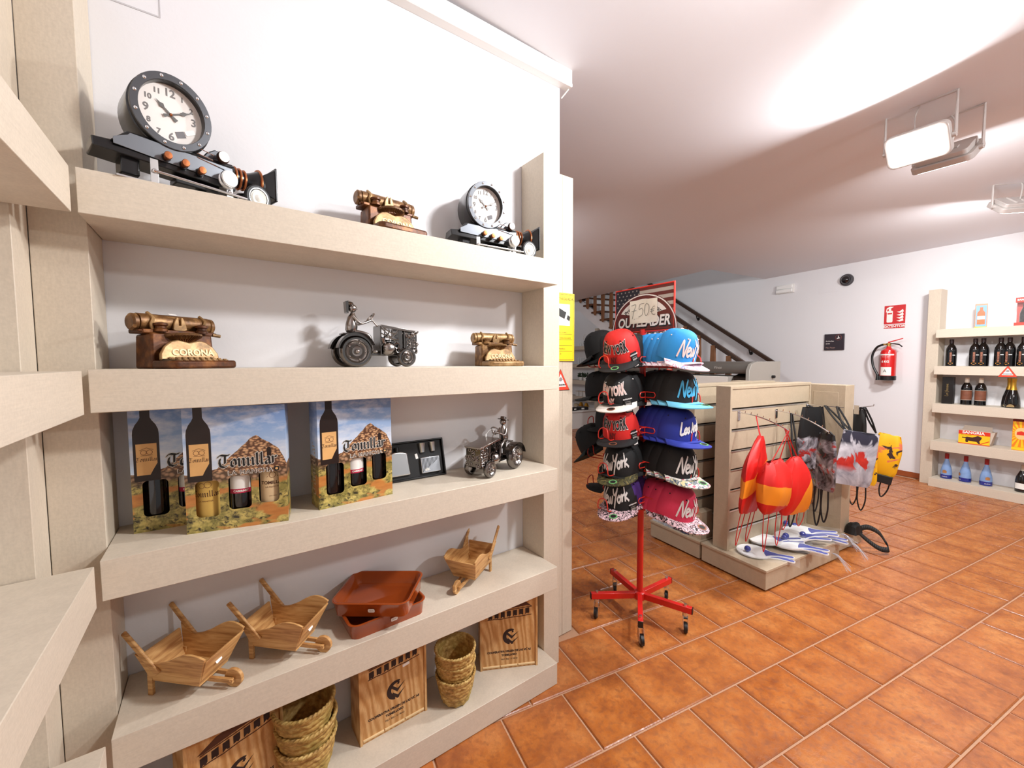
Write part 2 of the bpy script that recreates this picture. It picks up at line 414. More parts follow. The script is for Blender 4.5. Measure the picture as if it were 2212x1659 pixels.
# yellow surveillance notice and triangular sticker on that post
YEL = mat('yellow_card', rgb(250, 216, 20), 0.5); DK = mat('grey_print', rgb(90, 80, 40), 0.6)
nt = thing('surveillance_notice', 'yellow video surveillance notice with white camera panel, fixed to the end post', 'sign', (1.352, 1.502, 1.562), R(-2))
q = MB(); q.box(-0.105, 0.105, -0.004, -0.001, -0.166, 0.166); obj('card', q, YEL, nt, 0.0008)
q = MB()
for x0, x1, z0, z1 in ((-.098, .098, .158, .1595), (-.098, .098, -.1595, -.158), (-.0985, -.097, -.158, .158), (.097, .0985, -.158, .158), (-.09, .09, -.035, -.0335), (-.09, .09, -.062, -.0605), (-.09, .09, -.09, -.0885), (-.09, .09, -.118, -.1165)): q.box(x0, x1, -.0047, -.0038, z0, z1)
obj('ruled_line', q, DK, nt, smooth=False)
text('lettering', 'ZONA VIDEOVIGILADA', 0.0185, DK, nt, face_y(0, -.0046, .136))
q = MB(); q.box(-.075, .075, -.0046, -.004, .008, .112); wpn = obj('white_panel', q, PAPER, nt, smooth=False)
q = MB()
Mc = face_y(0.01, -.0049, .06)
q.prism([(-.055, .012), (.03, -.02), (.042, .012), (-.04, .046)], 0, .0003, Mc); q.prism([(.044, -.02), (.062, -.03), (.068, -.008), (.05, .0)], 0, .0003, Mc); q.prism([(-.06, -.03), (-.02, -.022), (-.03, -.012), (-.06, -.018)], 0, .0003, Mc)
obj('camera_symbol', q, INK, wpn, smooth=False)
for s_, z_ in (('RESPONSABLE DEL FICHERO', -.026), ('PUEDE EJERCITAR SUS DERECHOS ANTE', -.053), ('Cooperativa, Tomelloso', -.105), ('C/ Real, 22', -.13)): text('lettering', s_, 0.009, DK, nt, face_y(0, -.0046, z_))
ALR = mat('alarm_red', rgb(232, 70, 44), 0.45)
def alarm_sticker(M, size, words_, label):
    t = thing('alarm_sticker', label, 'sticker'); t.matrix_world = M
    h = size * 0.88; tri = lambda k, o: [(-size / 2 * k, -h / 2 * k + o), (size / 2 * k, -h / 2 * k + o), (0, h / 2 * k + o)]
    q = MB(); q.prism(tri(1, 0), 0, .0008, face_y()); obj('backing', q, INK, t, smooth=False)
    q = MB(); q.prism(tri(.95, 0), 0, .0012, face_y()); obj('red_field', q, ALR, t, smooth=False)
    q = MB(); q.prism(tri(.60, -h * .03), 0, .0016, face_y()); obj('white_field', q, PAPER, t, smooth=False)
    q = MB(); q.prism(arc(0, 0, size * .085, 0, 2 * PI, 12)[:-1], 0, .002, face_y(0, 0, h * .02)); q.prism([(-size * .14, -size * .02), (size * .12, size * .04), (size * .1, size * .07), (-size * .15, size * .02)], 0, .0021, face_y(0, 0, -h * .05))
    obj('symbol', q, mat('symbol_grey', rgb(150, 140, 138), .6), t, smooth=False)
    text('lettering', words_, size * 0.085, INK, t, face_y(0, -.0022, -h * .24), bold=.0006)
    return t
alarm_sticker(Tm(1.372, 1.5022, 1.305), 0.120, 'GRABADORA', 'red triangular alarm sticker on the end post below the yellow notice')

# ---- back-room shelving on the right-hand wall (heights measured shelf by shelf)
def wall_unit(s_hi, s_lo, label, posts, zs):
    u = thing('shelving_unit', label, 'shelving'); u.matrix_world = MW
    for a, b in zs:
        q = MB(); q.box(-s_hi, -s_lo, -0.262, -0.002, a, b); obj('shelf', q, LAM, u, 0.0015)
    for s in posts:
        q = MB(); q.box(-s, -s + 0.10, -0.165, -0.002, 0, 2.155); obj('post', q, LAMV, u, 0.0015)
    return u
ZR = [(0.0, .092), (.402, .505), (.815, .912), (1.227, 1.318), (1.622, 1.711)]
wall_unit(-0.03, -1.9, 'beige wine shelving unit on the back wall beside the fire extinguisher', (0.02 + 0.055, -1.9), ZR)
wall_unit(7.9, 5.98, 'distant beige shelving unit under the stairs, stocked with glasses and small pots', (5.96, 8.0), [(0.0, .092), (.40, .50), (.80, .90), (1.215, 1.30), (1.66, 1.75)])

# ================================================================== STAIRS
WOOD = mat('stair_wood', rgb(92, 56, 34), 0.45, var=0.3, scale=6, stretch=(4, 4, 1)); DWOOD = mat('rail_wood', rgb(58, 38, 26), 0.35, var=0.25, scale=8)
LWOOD = mat('baluster_wood', rgb(128, 84, 52), 0.5, var=0.25, scale=14)
st = thing('staircase', 'white staircase with dark wooden treads climbing along the back wall', 'stairs'); st.matrix_world = MW
zt = lambda s: 0.10 + 0.625 * (s - 1.0)
N_ST = 17
for k in range(N_ST):
    s = 1.02 + 0.272 * k; z = 0.17 * (k + 1)
    q = MB(); q.box(-s - 0.30, -s, -1.13, -0.004, z - 0.035, z); obj('tread', q, WOOD, st, 0.004)
    q = MB(); q.box(-s - 0.03, -s - 0.012, -1.06, -0.004, max(0.001, z - 0.17), z - 0.036); obj('riser', q, WALL, st, smooth=False)
q = MB()
a, b = 1.0, 5.65
for o0, o1 in ((-1.07, -1.02),):
    q.hexa([(-b, o0, zt(b) - .36), (-a - .42, o0, 0.001), (-a - .42, o1, 0.001), (-b, o1, zt(b) - .36), (-b, o0, zt(b) - .10), (-a, o0, 0.06), (-a, o1, 0.06), (-b, o1, zt(b) - .10)])
q.hexa([(-b, -1.02, zt(b) - .37), (-a - .45, -1.02, 0.001), (-a - .45, -.004, 0.001), (-b, -.004, zt(b) - .37), (-b, -1.02, zt(b) - .30), (-a - .40, -1.02, 0.05), (-a - .40, -.004, 0.05), (-b, -.004, zt(b) - .30)])
obj('stringer', q, WALL, st, smooth=False)
rl = thing('stair_railing', 'dark wooden stair railing with chunky shaped balusters on the open side of the stairs', 'railing'); rl.matrix_world = MW
q = MB(); q.hexa([(-5.6, -1.155, zt(5.6) + .86), (-1.3, -1.155, zt(1.3) + .86), (-1.3, -1.095, zt(1.3) + .86), (-5.6, -1.095, zt(5.6) + .86), (-5.6, -1.155, zt(5.6) + .93), (-1.3, -1.155, zt(1.3) + .93), (-1.3, -1.095, zt(1.3) + .93), (-5.6, -1.095, zt(5.6) + .93)]); obj('handrail', q, DWOOD, rl, 0.012)
prof = []
for k in range(25):
    t = k / 24; prof.append((0.021 + 0.015 * abs(math.sin(3.2 * PI * t)) * (0.5 + 0.5 * math.cos(2 * PI * (t - .5))), t))
def bal_mesh():
    q = MB(); pl = [(-.0, 0)] ; L = []; Rr = []
    for r, t in prof: L.append((-r - .012, t)); Rr.append((r + .012, t))
    poly = [(0, -.035)] + [(x, z) for x, z in Rr] + list(reversed([(x, z) for x, z in L]))
    q.prism(poly, -.014, .014, Matrix.Rotation(PI / 2, 4, 'X')); return q.mesh('baluster', LWOOD)
bme = bal_mesh()
for k in range(18):
    s = 1.28 + 0.245 * k; z0 = zt(s) - 0.09
    link('baluster', bme, rl, Tm(-s, -1.145, z0) @ Matrix.Diagonal((1, 1, 0.96, 1)))
wr_ = thing('wall_handrail', 'dark handrail on brackets fixed along the white wall above the stairs', 'handrail'); wr_.matrix_world = MW
q = MB(); zh = lambda s: 1.43 + 0.632 * (s - 1.95)
q.hexa([(-4.9, -.085, zh(4.9) - .03), (-1.78, -.085, zh(1.78) - .03), (-1.78, -.035, zh(1.78) - .03), (-4.9, -.035, zh(4.9) - .03), (-4.9, -.085, zh(4.9) + .04), (-1.78, -.085, zh(1.78) + .04), (-1.78, -.035, zh(1.78) + .04), (-4.9, -.035, zh(4.9) + .04)])
obj('rail', q, DWOOD, wr_, 0.012)
for s in (2.2, 3.2, 4.2):
    q = MB(); q.tube([(-s, -.001, zh(s) - .09), (-s, -.04, zh(s) - .085), (-s, -.06, zh(s) - .03)], .009, 8); q.cyl((-s, -.008, zh(s) - .09), (-s, -.0005, zh(s) - .09), .028); obj('bracket', q, BLACKP, wr_)

# ================================================================== WALL FITTINGS ON THE BACK WALL
def onwall(name, label, cat, s, z, off=0.0, group=None):
    t = thing(name, label, cat, group=group); t.matrix_world = wallM(s, off, z); return t
sg = onwall('extinguisher_sign', 'red fire extinguisher sign with white pictogram and lettering on the back wall', 'sign', 0.425, 1.905)
SR = mat('sign_red', rgb(200, 28, 32), 0.4)
q = MB(); q.prism(rrect(-.1, .1, -.085, .137, .006), 0, .003, face_y()); obj('plate', q, SR, sg, smooth=False)
q = MB(); q.prism(rrect(-.1, .1, -.137, -.095, .004), 0, .003, face_y()); obj('name_strip', q, SR, sg, smooth=False)
q = MB(); F = face_y(0, -.003, .02)
q.prism(rrect(-.075, -.018, -.085, .055, .012), 0, .0006, F); q.prism(rrect(-.058, -.036, .05, .085, .004), 0, .0006, F); q.prism([(-.085, .04), (-.076, .04), (-.07, .075), (-.03, .085), (-.012, .1), (-.05, .105), (-.078, .085)], 0, .0006, F)
for k in range(4):
    z = -.075 + .035 * k; q.prism([(.018, z + .006), (.05, z - .008), (.085, z + .004), (.075, z + .035), (.062, z + .022), (.045, z + .010)], 0, .0006, F)
obj('pictogram', q, PAPER, sg, smooth=False)
q = MB(); q.prism(rrect(-.068, -.025, .012, .03, .002), 0.0006, .001, F); obj('pictogram_label', q, SR, sg, smooth=False)
text('lettering', 'EXTINTOR', 0.038, PAPER, sg, face_y(0, -.0036, -.116), bold=.0012, sx=1.12)
ex = onwall('fire_extinguisher', 'red fire extinguisher with black hose hanging on the back wall under its sign', 'extinguisher', 0.43, 1.14, 0.10)
ER = mat('extinguisher_red', rgb(206, 24, 24), 0.25, coat=0.5)
q = MB(); q.lathe([(.066, .045), (.074, .05), (.074, .33), (.066, .36), (.03, .385), (.02, .40), (.02, .41)], 24); obj('cylinder_body', q, ER, ex)
q = MB(); q.lathe([(.07, 0), (.079, .006), (.079, .05), (.073, .056)], 24); obj('base_ring', q, BLACKP, ex)
q = MB(); q.lathe([(.018, .405), (.018, .43), (.024, .432), (.024, .445), (.014, .45)], 14); q.cyl((-.055, 0, .432), (.02, 0, .432), .011); obj('valve', q, mat('brass', rgb(200, 160, 90), .3, .9), ex)
q = MB(); q.hexa([(-.005, -.012, .448), (.13, -.008, .492), (.13, .008, .492), (-.005, .012, .448), (-.005, -.012, .462), (.13, -.008, .502), (.13, .008, .502), (-.005, .012, .462)]); obj('squeeze_lever', q, ER, ex, .002)
q = MB(); q.tube([(0, 0, .438), (.05, 0, .44), (.10, 0, .425), (.125, 0, .40)], .007, 6); obj('carry_handle', q, BLACKP, ex)
q = MB(); q.tube(smooth_path([(-.05, 0, .432), (-.11, -.01, .40), (-.15, -.015, .30), (-.14, -.015, .18), (-.10, -.01, .08), (-.085, -.01, .04)]), .0125, 8); obj('hose', q, BLACKP, ex)
q = MB(); q.cyl((-.09, -.01, .07), (-.088, -.01, 0.0), .014, .022); obj('nozzle', q, BLACKP, ex)
q = MB(); q.lathe([(.0752, .06), (.0752, .16)], 10, Rz(-PI * .70), 0, PI * .45); obj('label_sheet', q, PAPER, ex); q = MB(); q.lathe([(.0752, .30), (.0752, .316)], 10, Rz(-PI * .85), 0, PI * .7); obj('label_band', q, PAPER, ex)
cw = lambda r: (lambda c: Vector((r * math.sin(c.x / r), -r * math.cos(c.x / r), c.y)))
text('lettering', '6 KG', .034, PAPER, ex, Tm(0, 0, .225), bold=.0015, warp=cw(.0756)); text('lettering', 'POLVO ABC', .014, PAPER, ex, Tm(0, 0, .282), warp=cw(.0756)); text('lettering', 'A', .05, INK, ex, Tm(0, 0, .112), warp=cw(.0758))
pq = onwall('notice_plaque', 'small dark square no entry plaque with bird emblem on the back wall', 'sign', 1.045, 1.627)
PLQ = mat('plaque', rgb(48, 38, 46), 0.3)
q = MB(); q.box(-.115, .115, -.02, -.002, -.108, .108); obj('plate', q, PLQ, pq, .002)
SIL = mat('silver_print', rgb(226, 220, 216), .5)
text('lettering', 'Do Not Pass', .018, SIL, pq, face_y(-.095, -.0205, .012), align='LEFT', bold=.0006); text('lettering', 'ENTRY', .016, SIL, pq, face_y(-.095, -.0205, -.022), align='LEFT', bold=.0006); text('lettering', 'No Pasar', .03, mat('copper_print', rgb(176, 140, 128), .5), pq, face_y(-.095, -.0205, -.075), align='LEFT')
q = MB(); F = face_y(.05, -.0205, .058); q.strokes([arc(0, 0, .036, 0, 2 * PI, 28)], .003, F); obj('emblem_ring', q, mat('rust_print', rgb(150, 70, 60), .5), pq, smooth=False)
q = MB(); q.prism([(-.018, -.018), (.016, -.012), (.02, -.004), (.006, .004), (.002, .028), (-.006, .02), (-.004, .0), (-.018, -.008)], 0, .0004, F); obj('emblem_bird', q, SIL, pq, smooth=False)
cmr = onwall('dome_camera', 'black dome camera on the back wall above the plaque', 'camera', 0.93, 2.43)
q = MB(); q.lathe([(.075, 0), (.078, .012), (.072, .028), (.056, .032)], 28, Rx(PI / 2)); obj('mount_ring', q, mat('camera_grey', rgb(66, 62, 66), .4), cmr)
q = MB(); q.lathe([(.055, .03), (.052, .05), (.04, .068), (.02, .08), (.0005, .083)], 24, Rx(PI / 2)); obj('dome', q, mat('dome_glass', rgb(14, 12, 18), .08, coat=.6), cmr)
em = onwall('emergency_light', 'white emergency light box with ribbed diffuser high on the back wall', 'light', 1.70, 2.43)
q = MB(); q.box(-.125, .125, -.028, -.001, -.062, .062); obj('housing', q, WHITE, em, .004)
q = MB(); q.box(-.115, .115, -.055, -.028, -.055, -.005); q.box(-.115, .115, -.046, -.028, .0, .054); obj('diffuser', q, mat('diffuser', rgb(246, 246, 244), .2, coat=.4), em, .01)
sm = onwall('blank_cover', 'flush white blank cover plate on the back wall under the dome camera', 'cover', 1.20, 2.43)
q = MB(); q.box(-.06, .20, -.0025, -.0005, -.13, .02); obj('plate', q, WALL, sm, .001)

# ================================================================== FLOOD LAMPS UNDER THE CEILING, THE LAST TWO ADDED AS FILL
LAMPG = mat('lamp_housing', rgb(206, 200, 196), 0.4, 0.2); LENS = mat('lamp_glass', rgb(255, 252, 245), 0.3, emit=(1, 0.97, 0.92, 1), estr=14.0)
def flood(loc, aim, label, watts, size=(0.26, 0.17), bracket=True, roll=0.0, group=None, col=(.985, .99, 1), spread=170, cz=None):
    d = (Vector(aim) - Vector(loc)).normalized()
    zax = -d; xax = Vector((0, 0, 1)).cross(zax).normalized(); yax = zax.cross(xax)
    M = Matrix(((xax.x, yax.x, zax.x, loc[0]), (xax.y, yax.y, zax.y, loc[1]), (xax.z, yax.z, zax.z, loc[2]), (0, 0, 0, 1))) @ Rz(roll)
    t = thing('flood_lamp', label, 'lamp', group=group); t.matrix_world = M  # the added fill lamps share this build and name with the real floods
    sx, sy = size[0] / 2, size[1] / 2
    q = MB(); q.prism(rrect(-sx, sx, -sy, sy, .03), -.012, .022); q.prism(rrect(-sx * .86, sx * .86, -sy * .82, sy * .82, .02), .022, .05); obj('housing', q, LAMPG, t, .003)
    q = MB(); q.prism(rrect(-sx * .9, sx * .9, -sy * .88, sy * .88, .024), -.016, -.012); obj('lens', q, LENS, t)
    q = MB(); q.box(-sx * .35, -sx * .3, -sy * .6, sy * .6, .05, .058); q.box(sx * .1, sx * .45, -sy * .25, sy * .05, .05, .056); obj('driver_cover', q, LAMPG, t)
    h = (cz if cz else ceil_z(loc[0])) - loc[2]
    Mi = M.to_3x3().inverted(); up = Mi @ Vector((0, 0, 1)); side = sx + .012
    top = up * (h - .004)
    q = MB(); q.tube([(-side, 0, .012), Vector((-side, 0, .012)) + top, Vector((side, 0, .012)) + top, (side, 0, .012)], .0075, 8); q.cyl((-side - .004, 0, .012), (-side + .014, 0, .012), .013); q.cyl((side + .004, 0, .012), (side - .014, 0, .012), .013); obj('bracket', q, LAMPG, t)
    q = MB(); q.tube(smooth_path([(0.02, .02, .05), Vector((.03, .03, .06)) + up * h * .5, Vector((.0, .0, .03)) + top]), .004, 6); obj('cable', q, LAMPG, t)
    if watts:
        ld = bpy.data.lights.new('flood_light', 'AREA'); ld.shape = 'RECTANGLE'; ld.size = size[0] * .85; ld.size_y = size[1] * .85; ld.energy = watts; ld.color = col; ld.spread = R(spread)
        lo = bpy.data.objects.new('flood_light', ld); COL.objects.link(lo); lo.parent = t; lo.matrix_local = Tm(0, 0, -.022)
    return t
flood((3.05, .57, 2.52), (1.2, .95, 1.25), 'lit white flood lamp under the ceiling, its glowing face turned to the long shelves', POW_FLOOD, roll=R(4))
flood((3.34, .50, 2.51), (4.9, .25, 0.7), 'flood lamp seen from its grey back, hung beside the glowing one', POW_FAR, roll=R(-6))
flood((4.86, .36, 2.52), (5.9, 1.3, 0.7), 'flood lamp on a bracket near the edge of the picture, tilted to the back wall', POW_FAR)
flood((1.56, .05, 2.60), (0.55, 1.5, 1.05), 'flood lamp under the ceiling directly above the shopper aisle', POW_NEAR)
flood((2.6, -1.2, 2.55), (2.9, .6, 0.1), 'added fill lamp, out of view, over the open tiled floor', POW_FAR)  # no known lamp here: added out of view to brighten the floor
flood((1.75, 3.4, 2.55), (5.6, 5.6, 0.8), 'added fill lamp, hidden behind the shelving wall, lighting the distant stairs', POW_FAR)  # invented source, kept unseen behind the wall, to light the far end

# ================================================================== SOUVENIRS ON THE LONG SHELVES
COPPER = mat('copper', rgb(176, 106, 66), 0.3, 0.85); BLKM = mat('black_enamel', rgb(24, 25, 27), 0.28, 0.3, coat=0.3); GREYM = mat('gunmetal', rgb(92, 94, 98), 0.32, 0.75)
DIAL = mat('dial_card', rgb(232, 226, 220), 0.6, var=0.03, scale=12); NUM = mat('numeral_grey', rgb(120, 116, 114), 0.6); HAND = mat('hand_grey', rgb(96, 94, 92), 0.4, 0.4)
PEARL = mat('pearl_knob', rgb(238, 236, 230), 0.25, coat=0.4); RUB = mat('rubber', rgb(16, 16, 16), 0.5)
STEEL = mat('brushed_steel', (0.62, 0.62, 0.62, 1), 0.28, 1.0)
def retro_clock(loc, rz, label):
    t = thing('retro_clock', label, 'clock', loc, rz, 'camera shaped clocks on the top shelf'); t.scale = (.84, .87, .93)
    # low body, long slab stepping down to the lens end
    q = MB(); q.hexa([(-.235, -.045, .062), (.09, -.045, .045), (.09, .045, .045), (-.235, .045, .062), (-.235, -.030, .088), (.09, -.045, .112), (.09, .03, .112), (-.235, .03, .088)])
    q.hexa([(-.20, -.045, .086), (.09, -.045, .112), (.09, .03, .112), (-.20, .03, .086), (-.165, -.04, .120), (.085, -.04, .120), (.085, .03, .120), (-.165, .03, .120)])
    obj('body', q, BLKM, t, .003)
    q = MB(); q.prism([(-.195, .078), (-.195, .094), (-.165, .108), (-.16, .114), (.082, .105), (.088, .062), (-.10, .070)], 0, .002, face_y(0, -.0455, 0)); obj('front_plate', q, mat('plate_grey', rgb(118, 122, 128), .35, .6), t, .0008)
    q = MB(); q.box(-.18, -.14, -.03, .03, .02, .065); q.box(-.20, -.10, -.035, .035, 0, .006); obj('rear_foot', q, BLKM, t, .004)
    q = MB(); q.box(-.06, .05, -.03, .03, .03, .048); q.box(.0, .02, -.02, .02, 0.004, .03); obj('undertray', q, BLKM, t, .003)
    # clock drum, face turned to the front
    F = Tm(-.065, .03, .200) @ Rx(PI / 2)
    drum = obj('drum', MB().lathe([(.094, -.045), (.097, -.040), (.097, .06), (.094, .062), (.094, .078), (.091, .081), (.076, .081), (.0755, .079), (.0755, .058), (.0, .057)], 48, F), BLKM, t)
    obj('bezel', MB().lathe([(.076, .080), (.077, .0825), (.093, .0825), (.0945, .080)], 48, F, caps=False), GREYM, t)
    dl = obj('dial', MB().lathe([(.0001, .0585), (.0755, .0585)], 40, F, caps=False), DIAL, t)
    for k in range(12):
        a = R(15 + 30 * k); obj('rivet', MB().ball((0, 0, 0), .0048, 10, 6, (1, 1, .7)), CHROME, t, M=F @ Tm(.085 * math.cos(a), .085 * math.sin(a), .083))
    for n_, h in ((12, 1), (1, 0), (2, 0), (3, 1), (6, 1), (7, 0), (8, 0), (9, 1), (10, 0), (11, 0)):
        a = R(90 - 30 * n_); r = .055 if h else .058
        text('numeral', str(n_), .027 if h else .018, NUM, dl, F @ Tm(r * math.cos(a), r * math.sin(a), .0592), bold=.0006)
    for nm, a, L, wd in (('hour_hand', R(90 - 311), .044, .007), ('minute_hand', R(90 - 66), .056, .006)):
        q = MB(); Fh = F @ Tm(0, 0, .061 if nm == 'hour_hand' else .0625) @ Rz(a)
        q.prism([(-.018, -wd * .7), (-.006, -wd * .4), (L * .45, -wd * .28), (L * .60, -wd * .9), (L * .75, -wd * .3), (L, 0), (L * .75, wd * .3), (L * .60, wd * .9), (L * .45, wd * .28), (-.006, wd * .4), (-.018, wd * .7)], 0, .001, Fh)
        obj(nm, q, HAND, dl, smooth=False)
    obj('hand_cap', MB().ball((0, 0, 0), .004, 10, 6), COPPER, dl, M=F @ Tm(0, 0, .0635))
    q = MB(); q.prism([(-.011, -.008), (.011, -.008), (.011, .008), (-.011, .008)], 0, .0006, F @ Tm(.022, -.042, .0592) @ Rz(R(22))); obj('dark_label', q, mat('label_grey', rgb(112, 110, 112), .6), dl, smooth=False)
    q = MB(); q.prism(rrect(-.013, .013, -.006, .006, .003), 0, .0008, F @ Tm(.045, -.029, .0592) @ Rz(R(28))); obj('price_label', q, STICKER, dl, smooth=False)
    # chrome trim wires
    q = MB(); q.tube([(-.01, -.047, .118), (.03, -.047, .112), (.034, -.047, .126), (-.02, -.047, .136)], .0012, 6); q.tube([(-.01, -.0485, .107), (.09, -.0485, .090)], .0012, 6); obj('trim_wire', q, CHROME, t)
    for k, x in enumerate((-.085, -.045, -.005)):
        kb = obj('copper_knob', MB().lathe([(.0075, 0), (.0075, .014), (.0095, .015), (.0095, .022), (.0085, .0235), (.0005, .0238)], 18, Tm(x, -.05, .080 - .006 * k) @ Rx(PI / 2)), COPPER, t)
        obj('knob_stem', MB().cyl((x, -.052, .080 - .006 * k), (x, -.045, .080 - .006 * k), .0105, n=16), BLKM, kb)
    q = MB(); q.lathe([(.021, 0), (.023, .006), (.021, .012), (.024, .015), (.021, .018), (.024, .021), (.021, .024), (.024, .028), (.022, .034)], 24, Tm(.062, -.046, .064) @ Rx(PI / 2)); kb = obj('large_knob', q, STEEL, t)
    obj('knob_face', MB().lathe([(.0215, .034), (.020, .0365), (.0005, .0375)], 24, Tm(.062, -.046, .064) @ Rx(PI / 2)), PEARL, kb)
    q = MB(); q.lathe([(.014, 0), (.0165, .005), (.0165, .014), (.0145, .02)], 20, Tm(.055, -.044, .126) @ Rx(PI / 2)); kb = obj('small_knob', q, mat('dark_copper', rgb(84, 52, 36), .35, .8), t)
    obj('knob_face', MB().lathe([(.0142, .02), (.0005, .0225)], 20, Tm(.055, -.044, .126) @ Rx(PI / 2)), PEARL, kb)
    q = MB(); q.prism([(-.028, .11), (-.01, .135), (.012, .150), (.03, .148), (.046, .128), (.05, .10), (.04, .085), (-.02, .10)], -.03, .03, face_y(.03, 0, 0)); obj('viewfinder_housing', q, GREYM, t, .003)
    # lens barrel along +x with copper rings, then the flared square hood
    Lx = Tm(.088, 0, .098) @ Ry(PI / 2)
    q = MB(); q.lathe([(.030, 0), (.028, .01), (.026, .03), (.024, .048), (.028, .06), (.036, .075), (.04, .082), (.04, .088), (.03, .09)], 28, Lx); obj('lens_barrel', q, BLKM, t)
    for z_, r_ in ((.012, .0295), (.026, .0278), (.040, .0262), (.0835, .0405)): obj('lens_ring', MB().torus(r_, .0042, 28, 8, Lx @ Tm(0, 0, z_)), COPPER, t)
    q = MB(); q.hexa([(.176, -.022, .075), (.176, .022, .075), (.176, .022, .121), (.176, -.022, .121), (.212, -.046, .052), (.212, .046, .052), (.212, .046, .144), (.212, -.046, .144)]); q.box(.210, .216, -.05, .05, .048, .148); obj('lens_hood', q, BLKM, t, .002)
    for y in (-.052, .052):
        Wm = Tm(.150, y, .039) @ Rx(PI / 2)
        wh = obj('wheel', MB().lathe([(.026, -.010), (.035, -.010), (.039, -.006), (.039, .006), (.035, .010), (.027, .010), (.024, .006)], 32, Wm), RUB, t)
        obj('hub', MB().lathe([(.0265, .004), (.024, .011), (.021, .008), (.019, .013), (.012, .010), (.007, .017), (.0005, .019)], 28, Wm), PEARL, wh)
        obj('rim_ring', MB().torus(.028, .0018, 28, 6, Wm @ Tm(0, 0, .0105)), STEEL, wh)
    obj('axle', MB().cyl((.150, -.05, .039), (.150, .05, .039), .006), BLKM, t)
    for x in (-.115, .068):
        br = obj('bracket', MB().box(x - .009, x + .009, -.060, -.057, .002, .064), STEEL, t, .001); obj('bracket_rivet', MB().ball((x, -.061, .034), .0058, 10, 6), CHROME, br)
    obj('side_rod', MB().cyl((-.118, -.0635, .034), (.115, -.0635, .026), .0034), CHROME, t)
    q = MB(); q.box(-.195, -.105, -.062, -.03, .0, .004); obj('foot_plate', q, STEEL, t)
    return t
retro_clock((-.022, 1.372, shz(1, .0)), R(17), 'black camera-shaped clock with big round dial near the corner of the top shelf')
retro_clock((.925, 1.395, shz(1, .93)), R(-8), 'black camera-shaped clock at the far end of the top shelf, beside the post')

